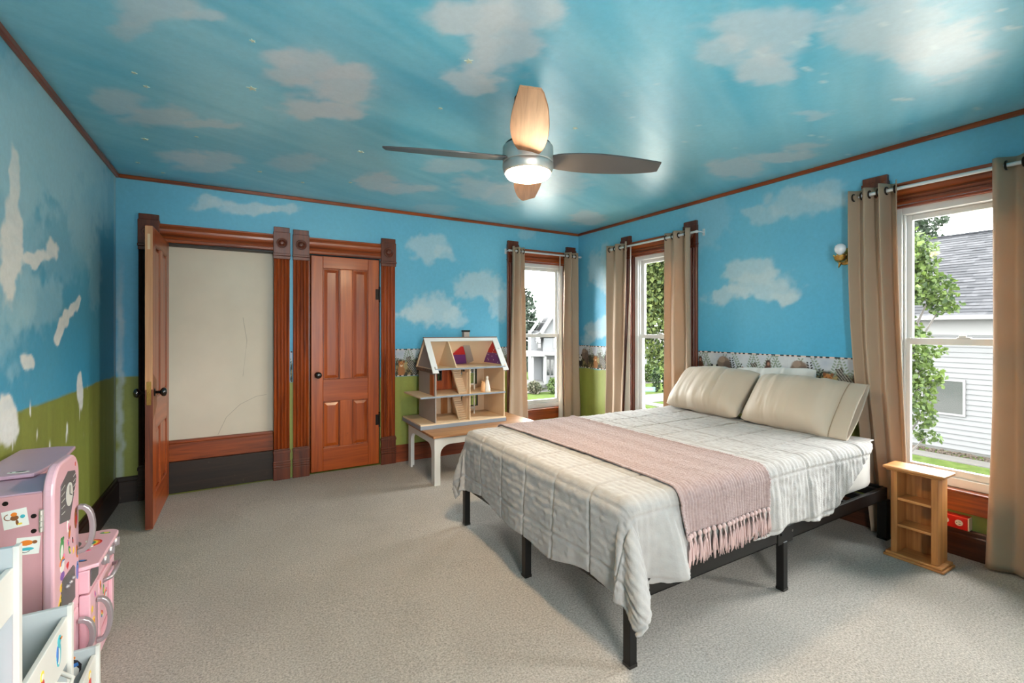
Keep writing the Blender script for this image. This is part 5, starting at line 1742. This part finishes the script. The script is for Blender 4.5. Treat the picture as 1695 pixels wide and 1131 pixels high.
for (y0, y1, h, rails), bm_, lb_ in zip(cells, BINS, binlab):
    for za, zt in rails[:1]:
        MB().box(GX1 - .014, GX1 - .002, y0, y1, za, zt).build('front_rail', WHITE, t, bevel=.002)
    MB().box(GX0, GX0 + .008, y0, y1, 0, h - .02).build('back_board', WHITE_RAW, t)
    MB().box(GX0 + .008, GX1 - .016, y0, y1, .02, .032).build('bottom_board', WHITE_RAW, t)
    zb_ = rails[0][0] - .03
    yl = y1 - .03
    b0 = MB().box(GX0 + .02, GX1 - .022, y0 + .006, y1 - .006, .0325, .038)
    b0.box(GX0 + .02, GX0 + .026, y0 + .006, y1 - .006, .038, zb_).box(GX1 - .028, GX1 - .022, y0 + .006, y1 - .006, .038, zb_).box(GX0 + .026, GX1 - .028, y0 + .006, y0 + .012, .038, zb_).box(GX0 + .026, GX1 - .028, y1 - .012, y1 - .006, .038, zb_)
    bo = tag(b0.build('storage_bin', bm_, bevel=.002), lb_, 'bin', 'bins in the white toy rack')
    # loop handle under the rail
    hz = rails[0][0] - .02 if h < .8 else .60
    hy = y1 - .07 if h < .8 else 1.20
    MB().tube([(GX1 - .004, hy - .022, hz + .022), (GX1 + .022, hy - .014, hz + .004), (GX1 + .022, hy + .014, hz + .004), (GX1 - .004, hy + .022, hz + .022)], .005, 8).build('loop_handle', WHITE, t, smooth=True)
TG = lambda p, q, s: (GX1 - .002 + s, p, q)
sticker(t, 'bird', TG, (1.615, .465), .042, 'turquoise bird sticker', ang=0)
sticker(t, 'doll', TG, (1.50, .465), .034, 'brown and yellow doll sticker')
sticker(t, 'doll', TG, (1.90, .21), .036, 'red and yellow doll sticker')
TE = lambda p, q, s: (p, 1.974 - s, q)
sticker(t, 'penguin', TE, (-.475, .215), .045, 'black white and blue penguin sticker', ang=.25)

# ------------------------------------------------------------------ outside: garden, houses, trees
def ground_mat():
    m, n, p = newmat('clipped_lawn')
    L = n.links.new
    tc = node(n, 'TexCoord')
    ns = node(n, 'TexNoise', Scale=3.0, Detail=8.0, Roughness=.75)
    L(tc.outputs['Object'], ns.inputs['Vector'])
    cr = node(n, 'ValToRGB')
    cr.color_ramp.elements[0].position, cr.color_ramp.elements[0].color = .35, (0.0115, 0.0178, 0.0052, 1)
    cr.color_ramp.elements[1].position, cr.color_ramp.elements[1].color = .68, (0.0266, 0.0364, 0.0112, 1)
    L(ns.outputs['Fac'], cr.inputs['Fac'])
    L(cr.outputs['Color'], p.inputs['Base Color'])
    p.inputs['Roughness'].default_value = 1
    p.inputs['Specular IOR Level'].default_value = 0
    return m
LAWN = ground_mat()
CONC = plain('pale_concrete', (0.0295, 0.0284, 0.0263), .9, var=.1, scale=4, spec=.1)
ASPH = plain('grey_asphalt', (0.0208, 0.0208, 0.0208), .9, var=.12, spec=.1)
SIDING = plain('pale_grey_white_siding', (0.0374, 0.0383, 0.0393), .6, var=.03, scale=2, spec=.15)
SIDING_W = plain('white_house_siding', (0.0520, 0.0540, 0.0568), .6, var=.03, scale=2, spec=.15)
ROOFM = plain('grey_asphalt_shingle', (0.0125, 0.0128, 0.0145), .9, var=.5, scale=7, spec=.1)
ROOFD = plain('dark_asphalt_shingle', (0.0069, 0.0073, 0.0087), .9, var=.3, scale=7, spec=.1)
TRIMW = plain('white_house_trim', (0.0589, 0.0589, 0.0589), .5, spec=.15)
FOUND = plain('grey_foundation_concrete', (0.0311, 0.0311, 0.0295), .9, var=.12, spec=.1)
DGLASS = plain('dim_house_window_glass', (0.0076, 0.0090, 0.0090), .15, var=.1)
BARK = plain('grey_bark', (0.0104, 0.0083, 0.0062), .9, var=.3)
mb = MB().box(-60, 120, 6.0, 140, GZ - .3, GZ).box(6.0, 120, -60, 6.0, GZ - .3, GZ)
tag(mb.build('ground', LAWN), 'green garden lawn outside the windows', 'lawn', kind='structure')
def slab(label, mat, *b, cat='path', name='sidewalk'):
    return tag(MB().box(*b).build(name, mat), label, cat, kind='structure')
slab('pale concrete path below the grey shingled house', CONC, 21.3, 22.15, -40, 24, GZ, GZ + .03)
slab('pale sidewalk strip across the lawn beyond the far pillow window', CONC, 9, 90, 28.0, 29.2, GZ, GZ + .03)
slab('unseen pale concrete slab added under the bedroom windows to reflect daylight to the ceiling', plain('reflector_concrete', (0.2240, 0.2160, 0.2000), .9, var=.08, scale=2, spec=.1), 4.4, 15.5, -30, 19, GZ, GZ + .02, cat='reflector', name='reflector')  # added out of view as bright ground for the glossy ceiling to mirror
slab('grey street beyond the far pillow window', ASPH, 9, 90, 20.6, 23.2, GZ, GZ + .02, cat='street', name='street')

def house_window(parent, T, a, b, z0, z1, rail=True):
    f = MB().box(a, b, -.05, .03, z0, z0 + .07, T).box(a, b, -.05, .03, z1 - .07, z1, T).box(a, a + .07, -.05, .03, z0 + .07, z1 - .07, T).box(b - .07, b, -.05, .03, z0 + .07, z1 - .07, T)
    if rail:
        f.box(a + .07, b - .07, -.04, .02, (z0 + z1) / 2 - .03, (z0 + z1) / 2 + .03, T)
    fo = f.build('window', TRIMW, parent)
    g = MB().box(a + .07, b - .07, -.02, -.012, z0 + .07, z1 - .07, T).build('pane', DGLASS, None)
    g.location -= wloc(parent)
    g.parent = fo
    return fo

# the neighbour's house with the big shingled roof
HX, HG, HE = 23.0, -3.19, 1.70
t = thing('neighbour_house', 'pale sided house with grey shingled roof seen through the near window', 'house', (HX + 5, -4, GZ))
TH = lambda s, d, z: (HX + d, s, z)
hy0, hy1 = -22.0, 9.4
box('foundation', FOUND, t, HX + .02, HX + 10, hy0, hy1, GZ, HG, bevel=0)
box('wall_core', SIDING, t, HX + .05, HX + 10, hy0, hy1, HG, HE - .1, bevel=0)
nb = 24
lap = (HE - .30 - HG) / nb
for k in range(nb):
    z = HG + k * lap
    MB().add([(HX + .0, hy0, z), (HX + .0, hy1, z), (HX + .035, hy1, z + lap), (HX + .035, hy0, z + lap), (HX + .05, hy0, z), (HX + .05, hy1, z)],
             [(0, 3, 2, 1), (0, 1, 5, 4)]).build('siding_board', SIDING, t)
box('frieze_board', TRIMW, t, HX - .02, HX + .05, hy0, hy1, HE - .62, HE - .05, bevel=0)
box('soffit', TRIMW, t, HX - .55, HX + .05, hy0 - .3, hy1 + .3, HE - .05, HE, bevel=0)
box('gutter', TRIMW, t, HX - .68, HX - .55, hy0 - .3, hy1 + .3, HE - .06, HE + .10, bevel=.02)
RZ, RXX = 5.55, HX + 5.0
e0 = Vector((HX - .62, 0, HE + .08))
e1 = Vector((RXX, 0, RZ))
MB().add([(e0.x, hy0 - .3, e0.z), (e0.x, hy1 + .3, e0.z), (e1.x, hy1 + .3, e1.z), (e1.x, hy0 - .3, e1.z), (e0.x, hy0 - .3, e0.z - .12), (e0.x, hy1 + .3, e0.z - .12), (e1.x, hy1 + .3, e1.z - .12), (e1.x, hy0 - .3, e1.z - .12)],
         [(0, 3, 2, 1), (4, 5, 6, 7), (0, 1, 5, 4), (1, 2, 6, 5), (2, 3, 7, 6), (3, 0, 4, 7)]).build('roof_deck', ROOFD, t)
MB().add([(e1.x, hy0 - .3, e1.z), (e1.x, hy1 + .3, e1.z), (e1.x + 5.6, hy1 + .3, e0.z), (e1.x + 5.6, hy0 - .3, e0.z)], [(0, 3, 2, 1)]).build('back_roof', ROOFD, t)
MB().add([(HX + .05, hy1, HE - .1), (HX + 10, hy1, HE - .1), (RXX, hy1, RZ - .15), (HX + .05, hy1 - .1, HE - .1), (HX + 10, hy1 - .1, HE - .1), (RXX, hy1 - .1, RZ - .15)], [(0, 1, 2), (5, 4, 3), (0, 3, 4, 1), (1, 4, 5, 2), (2, 5, 3, 0)]).build('gable_wall', SIDING, t)
sl = (e1 - e0)
L_ = sl.length
dn_ = sl.normalized()
up_ = Vector((-dn_.z, 0, dn_.x))
sh = MB()
ncourse = 31
cl = L_ / ncourse
for k in range(ncourse):
    y = hy0 + 19 + random.uniform(0, .3)
    while y < hy1 + .28:
        wd_ = random.uniform(.28, .62)
        th_ = random.choice((0.0041, 0.0041, 0.0118))
        sh.cur = 1 if th_ < .02 and random.random() < .6 else 0
        p0 = e0 + dn_ * (k * cl)
        p1 = e0 + dn_ * ((k + 1) * cl + .05)
        ya, yb = y, min(y + wd_, hy1 + .3)
        a0, a1 = p0 + up_ * (th_ + .02), p1 + up_ * .006
        sh.add([(a0.x, ya, a0.z), (a0.x, yb, a0.z), (a1.x, yb, a1.z), (a1.x, ya, a1.z), (p0.x, ya, p0.z), (p0.x, yb, p0.z)], [(0, 3, 2, 1), (0, 1, 5, 4), (0, 4, 3), (1, 2, 5)])
        y += wd_
so = sh.build('roof_shingles', [ROOFM, ROOFD], t, kind='stuff')
box('ridge_cap', ROOFD, t, RXX - .12, RXX + .12, hy0 - .3, hy1 + .3, RZ - .04, RZ + .05, bevel=.02)
house_window(t, TH, 6.25, 7.55, -1.93, -.58, rail=False)
# rock bed at its foot
rb = MB()
for k in range(900):
    x, y = random.uniform(22.2, 22.94), random.uniform(-3, 9)
    rr = random.uniform(.03, .07)
    rb.ball((x, y, GZ + rr * .4), (rr, rr * random.uniform(.7, 1.2), rr * .7), 5, 3)
tag(rb.build('gravel_bed', plain('brown_grey_stones', (0.0190, 0.0149, 0.0118), .9, var=.5, scale=9, spec=.1)), 'bed of brown grey stones along the shingled house foundation', 'gravel', kind='stuff')

# the white house with a porch seen through the far narrow window
def px(u, v, d):
    """a point d metres ahead on the sight line (u, v) of the calibrated view; used once to survey where the distant buildings stand"""
    a_, b_ = (u - 847.5) / 767., -(v - 545.) / 767.
    sn, cs = math.sin(math.radians(30.4)), math.cos(math.radians(30.4))
    return (d * (sn + a_ * cs), d * (cs - a_ * sn), 1.30 + d * b_)
hx, hyy = px(905, 640, 36)[:2]
hyaw = math.radians(-30.4)
t = thing('porch_house', 'white two storey house with a porch seen through the far narrow window', 'house', (hx, hyy, GZ), rotz=hyaw)
def LB(nm, m, *b, p=t, bevel=0.0):
    return MB().box(*b).build(nm, m, p, world=False, bevel=bevel)
k_ = 36 / 767.
X_ = lambda u: (u - 905) * k_
Z_ = lambda v: (545 - v) * k_ + 1.30 - GZ
LB('main_wall', SIDING_W, X_(900), X_(900) + 4.5, 0, 8, .3, Z_(560))
LB('side_wing_wall', SIDING_W, X_(880), X_(900), 1.6, 8, .3, Z_(548))
ap = X_(917)
MB().add([(X_(893), -.2, Z_(555)), (ap, -.2, Z_(517)), (X_(941), -.2, Z_(555)), (X_(893), 8, Z_(555)), (ap, 8, Z_(517)), (X_(941), 8, Z_(555))], [(0, 2, 1), (3, 4, 5)]).build('gable_wall', SIDING_W, t, world=False)
for s_, e_ in ((X_(887), 'l'), (X_(947), 'r')):
    zb_ = Z_(560)
    MB().add([(s_, -.6, zb_), (ap, -.6, Z_(513)), (ap, 8, Z_(513)), (s_, 8, zb_), (s_, -.6, zb_ - .25), (ap, -.6, Z_(513) - .25), (ap, 8, Z_(513) - .25), (s_, 8, zb_ - .25)],
             [(0, 1, 2, 3), (4, 7, 6, 5), (0, 4, 5, 1), (1, 5, 6, 2), (2, 6, 7, 3), (3, 7, 4, 0)]).build('roof', ROOFM, t, world=False)
    MB().add([(s_, -.65, zb_ + .02), (ap, -.65, Z_(513) + .02), (ap, -.65, Z_(513) - .42), (s_, -.65, zb_ - .42), (s_, -.6, zb_ + .02), (ap, -.6, Z_(513) + .02), (ap, -.6, Z_(513) - .42), (s_, -.6, zb_ - .42)],
             [(0, 1, 2, 3), (4, 7, 6, 5), (0, 4, 5, 1), (3, 2, 6, 7)]).build('gable_trim', TRIMW, t, world=False)
MB().add([(X_(878), 1.2, Z_(556)), (X_(903), 1.2, Z_(520)), (X_(903), 8, Z_(520)), (X_(878), 8, Z_(556))], [(0, 1, 2, 3)]).build('wing_roof', ROOFM, t, world=False)
def LW(u0, u1, v0, v1, yy=0.0):
    T_ = lambda s, d, z: (s, yy + d, z)
    a_, b_, c_, d_ = X_(u0), X_(u1), Z_(v1), Z_(v0)
    f_ = MB().box(a_ - .08, b_ + .08, -.06, 0, c_ - .08, d_ + .08, T_).build('window', TRIMW, t, world=False)
    for q in range(2):
        z0_, z1_ = c_ + (d_ - c_) * q / 2 + .03, c_ + (d_ - c_) * (q + 1) / 2 - .03
        MB().box(a_, b_, -.075, -.06, z0_, z1_, T_).build('pane', DGLASS, f_, world=False)
LW(905, 909.5, 595, 622)
LW(911.5, 916, 595, 622)
LW(917.5, 921, 561, 575)
LW(892.5, 897, 561, 578, 1.6)
LW(919, 924, 595, 622)
LB('porch_roof', TRIMW, X_(866), X_(899), -1.8, 1.6, Z_(588), Z_(582))
LB('porch_roof', TRIMW, X_(899), X_(930), -1.4, 0, Z_(587), Z_(582))
LB('porch_post', TRIMW, X_(878), X_(878) + .18, -1.7, -1.5, .5, Z_(588))
LB('porch_post', TRIMW, X_(898), X_(898) + .18, -1.7, -1.5, .5, Z_(588))
LB('porch_floor', FOUND, X_(866), X_(899), -1.8, 1.6, .25, .5)
LB('porch_back_wall', SIDING_W, X_(884), X_(899), 1.4, 1.6, .3, Z_(588))
LB('foundation', FOUND, X_(880), X_(900) + 4.5, .05, 8, 0, .3)

def leaf_mat(name, a, b):
    m, n, p = newmat(name)
    L = n.links.new
    at = node(n, 'Attribute', attribute_name='paint')
    L(at.outputs['Color'], p.inputs['Base Color'])
    p.inputs['Roughness'].default_value = .7
    p.inputs['Specular IOR Level'].default_value = .2
    tr = node(n, 'BsdfTranslucent')
    L(at.outputs['Color'], tr.inputs['Color'])
    ms = node(n, 'MixShader')
    ms.inputs[0].default_value = .35
    L(p.outputs[0], ms.inputs[1])
    L(tr.outputs[0], ms.inputs[2])
    L(ms.outputs[0], n.nodes['Material Output'].inputs['Surface'])
    return m
LEAF = leaf_mat('tree_leaf', 0, 0)
def tree(name, label, cat, base, trunk_r, blobs, nleaf, size, ca, cb, group=None, droop=.3):
    """blobs: list of (x, y, z, rx, ry, rz) in world metres"""
    t = thing(name, label, cat, base, group=group)
    b = Vector(base)
    mb = MB()
    topc = Vector((np.mean([q[0] for q in blobs]), np.mean([q[1] for q in blobs]), max(q[2] for q in blobs)))
    if trunk_r:
        mb.tube([b, b.lerp(topc, .35), b.lerp(topc, .75), topc], [trunk_r, trunk_r * .8, trunk_r * .45, trunk_r * .1], 8)
        for q in blobs:
            c_ = Vector(q[:3])
            s_ = b.lerp(topc, min(.8, max(.25, (c_.z - b.z) / max(.1, topc.z - b.z) * .75)))
            mb.tube([s_, s_.lerp(c_, .5) + Vector((0, 0, .1 * q[5])), c_], [trunk_r * .35, trunk_r * .2, trunk_r * .06], 5)
        mb.build('trunk', BARK, t)
    vol = np.array([q[3] * q[4] * q[5] for q in blobs]) ** .75
    vol = vol / vol.sum()
    ids = rng.choice(len(blobs), nleaf, p=vol)
    B = np.array(blobs)[ids]
    d = rng.normal(size=(nleaf, 3))
    d /= np.linalg.norm(d, axis=1, keepdims=True)
    rad = rng.uniform(.25, 1.0, (nleaf, 1)) ** .45
    Pc = B[:, :3] + d * rad * B[:, 3:]
    # each leaf: a folded diamond of two triangles
    ax = rng.normal(size=(nleaf, 3)) + np.array([0, 0, -droop])
    ax /= np.linalg.norm(ax, axis=1, keepdims=True)
    sd = np.cross(ax, rng.normal(size=(nleaf, 3)))
    sd /= np.linalg.norm(sd, axis=1, keepdims=True)
    nr = np.cross(ax, sd)
    sz = size * rng.uniform(.6, 1.25, (nleaf, 1))
    V = np.stack([Pc, Pc + ax * sz * .55 + sd * sz * .42 + nr * sz * .1, Pc + ax * sz, Pc + ax * sz * .55 - sd * sz * .42 + nr * sz * .1], 1).reshape(-1, 3)
    me = MB()
    i = np.arange(nleaf) * 4
    me.v = V.tolist()
    me.f = [f for k in i.tolist() for f in ((k, k + 1, k + 2), (k, k + 2, k + 3))]
    me.m = [0] * len(me.f)
    mixv = np.clip(rng.normal(.45, .25, nleaf) + .25 * (fbm(Pc[:, 0] * 1.3, Pc[:, 2] * 1.3, 5, 3) - .5) * 2, 0, 1)[:, None]
    cl_ = np.array(ca) * (1 - mixv) + np.array(cb) * mixv
    me.build('foliage', LEAF, t, cols=np.repeat(cl_, 4, 0), kind='stuff')
    return t
def at(u, v, d, r, ry=None):
    x, y, z = px(u, v, d)
    return (x, y, z, r, r, ry or r)
GREEN_A, GREEN_B = (0.0059, 0.0141, 0.0024), (0.0323, 0.0500, 0.0070)
bx_, by_, _ = px(1470, 700, 9.0)
tree('maple_tree', 'light green maple branches hanging before the shingled house in the near window', 'tree', (bx_, by_, GZ), .12,
     [at(1480, 420, 9, .62, .5), at(1515, 430, 9, .36, .34), at(1500, 470, 9, .5, .45), at(1545, 478, 9, .36, .3), at(1560, 505, 9, .26, .2), at(1470, 560, 9, .55, .5), at(1520, 555, 9, .22, .12), at(1500, 590, 9, .45, .3), at(1545, 580, 9, .2, .08), at(1530, 625, 9, .30, .24), at(1500, 650, 9, .45, .4), at(1525, 690, 9, .26, .22), at(1535, 722, 9, .20, .14), at(1430, 480, 9, .8, .9), at(1440, 640, 9, .7, .8)], 11000, .095, GREEN_A, GREEN_B)
bx_, by_, _ = px(1490, 700, 44)
tree('shade_tree', 'dark tree rising behind the shingled roof ridge in the near window', 'tree', (bx_, by_, GZ), .4,
     [at(1500, 372, 44, 2.6, 2.2), at(1540, 368, 44, 1.4, .5), at(1560, 366, 44, .7, .25), at(1530, 385, 44, 1.0, .8), at(1480, 410, 44, 3.6, 3.6), at(1575, 345, 44, .5, .12), at(1590, 343, 44, .5, .1), at(1440, 360, 44, 4, 4)], 4200, .42, (0.0035, 0.0070, 0.0035), (0.0094, 0.0164, 0.0083))
bx_, by_, _ = px(1175, 700, 22)
tree('oak_tree', 'big leafy yellow green tree filling the window past the far pillow', 'tree', (bx_, by_, GZ), .32,
     [at(1080, 450, 22, 1.5, 1.3), at(1100, 480, 22, 1.4, 1.2), at(1060, 500, 22, 1.3, 1.2), at(1085, 530, 22, 1.3, 1.0), at(1075, 575, 22, .75, .5), at(1092, 590, 22, .7, .5), at(1098, 610, 22, .35, .35), at(1120, 440, 22, 2, 2), at(1050, 440, 22, 1.6, 1.6), at(1085, 410, 22, 1.8, 1.2), at(1140, 530, 22, 1.4, 1.1), at(1080, 490, 22, 1.2, 1.2), at(1098, 440, 22, 1.2, 1.0), at(1062, 545, 22, .7, .6)], 19000, .20, (0.0070, 0.0164, 0.0035), (0.0441, 0.0559, 0.0118))
bx_, by_, _ = px(866, 640, 52)
tree('spruce_tree', 'tall dark conifer beside the white porch house', 'tree', (bx_, by_, GZ), .3,
     [at(866, 600, 52, 2.9, 1.6), at(866, 565, 52, 2.3, 1.6), at(868, 540, 52, 1.9, 1.4), at(870, 515, 52, 1.3, 1.2), at(872, 498, 52, .9, .8), at(874, 487, 52, .5, .5), at(880, 545, 52, 1.0, .9)], 4200, .42, (0.0048, 0.0083, 0.0059), (0.0129, 0.0211, 0.0129))
def shrub(name, label, u, v, d, r, h, n=900, size=.14, ca=GREEN_A, cb=GREEN_B):
    x, y, _ = px(u, v, d)
    z = GZ
    tree(name, label, 'shrub', (x, y, z), .05, [(x, y, z + h * .45, r, r, h * .5), (x, y, z + h * .8, r * .55, r * .55, h * .22)], n, size, ca, cb)
shrub('cone_shrub', 'small pointed evergreen on the lawn, nearer the curtain of the far pillow window', 1103, 640, 34, .30, 1.9, 700, .16, (0.0035, 0.0094, 0.0024), (0.0118, 0.0235, 0.0059))
shrub('cone_shrub', 'small pointed evergreen on the lawn left of the other one', 1086, 640, 34, .32, 1.9, 700, .16, (0.0035, 0.0094, 0.0024), (0.0118, 0.0235, 0.0059))
shrub('round_shrub', 'bright green rounded bush beside the white siding corner', 1074, 632, 40, .55, 1.7, 900, .18)
shrub('flower_shrub', 'low flowering shrub in front of the white porch', 884, 640, 33, .55, .9, 600, .16, (0.0118, 0.0176, 0.0070), (0.0412, 0.0353, 0.0235))
shrub('flower_shrub', 'low green shrub right of the porch by the paired windows', 918, 640, 33, .55, 1.2, 600, .16)
# second white house and garage through the far pillow window
x, y, _ = px(1062, 600, 46)
t = thing('sided_house', 'white sided house corner seen left in the far pillow window', 'house', (x, y, GZ), rotz=hyaw)
MB().box(-6, .75, 0, 6, 0, 5.5).build('wall', SIDING_W, t, world=False)
for k in range(26):
    MB().box(-6, .76, -.03 - .001 * (k % 2), 0, .2 + k * .2, .2 + k * .2 + .185).build('siding_board', SIDING_W, t, world=False)
MB().prism([(-6.3, 5.5), (1.1, 5.5), (-2.6, 8.2)], -.4, 6.4, lambda p, q, s: (p, s, q)).build('roof', ROOFM, t, world=False)
x, y, _ = px(1100, 600, 60)
t = thing('garage', 'low white garage beyond the lawn in the far pillow window', 'garage', (x, y, GZ), rotz=hyaw)
MB().box(-3, 5, 0, 6, 0, 2.9).build('wall', SIDING_W, t, world=False)
for k in range(13):
    MB().box(-3.01, 5.01, -.03, 0, .1 + k * .21, .1 + k * .21 + .195).build('siding_board', SIDING_W, t, world=False)
MB().add([(-3.4, -.5, 2.8), (5.4, -.5, 2.8), (5.4, 3, 5.0), (-3.4, 3, 5.0), (-3.4, 6.5, 2.8), (5.4, 6.5, 2.8)], [(0, 1, 2, 3), (3, 2, 5, 4), (0, 3, 4), (1, 5, 2)]).build('roof', CONC, t, world=False)
# street sign
x, y, z = px(1067, 645, 16)
t = thing('street_sign', 'small teal street name sign on a thin pole outside the far pillow window', 'street sign', (x, y, GZ), rotz=hyaw)
MB().tube([(0, 0, 0), (0, 0, z - GZ + .3)], .03, 8).build('pole', plain('galvanised_pole', (0.0311, 0.0295, 0.0277), .5, metal=.3), t, world=False)
TEAL = plain('teal_sign_plate', (0.0041, 0.0260, 0.0215), .5)
MB().box(-.22, .36, -.035, -.028, z - GZ - .07, z - GZ + .09).build('sign_plate', TEAL, t, world=False, bevel=.003)
MB().box(-.005, .005, -.02, .30, z - GZ + .12, z - GZ + .26).build('cross_plate', TEAL, t, world=False, bevel=.002)
lt = MB()
for q in range(6):
    lt.box(-.04 + q * .055, -.04 + q * .055 + .035, -.038, -.035, z - GZ - .02, z - GZ + .045)
lt.build('lettering', TRIMW, t, world=False)
# overhead cable
p0, p1 = Vector(px(800, 518, 34)), Vector(px(915, 536, 36.2))
cb_ = MB().tube([p0.lerp(p1, k / 12) - Vector((0, 0, .12 * math.sin(math.pi * k / 12))) for k in range(13)], .022, 6)
tag(cb_.build('overhead_cable', plain('grey_cable', (0.0347, 0.0347, 0.0347), .6)), 'thin grey overhead cable crossing before the white porch house', 'cable')
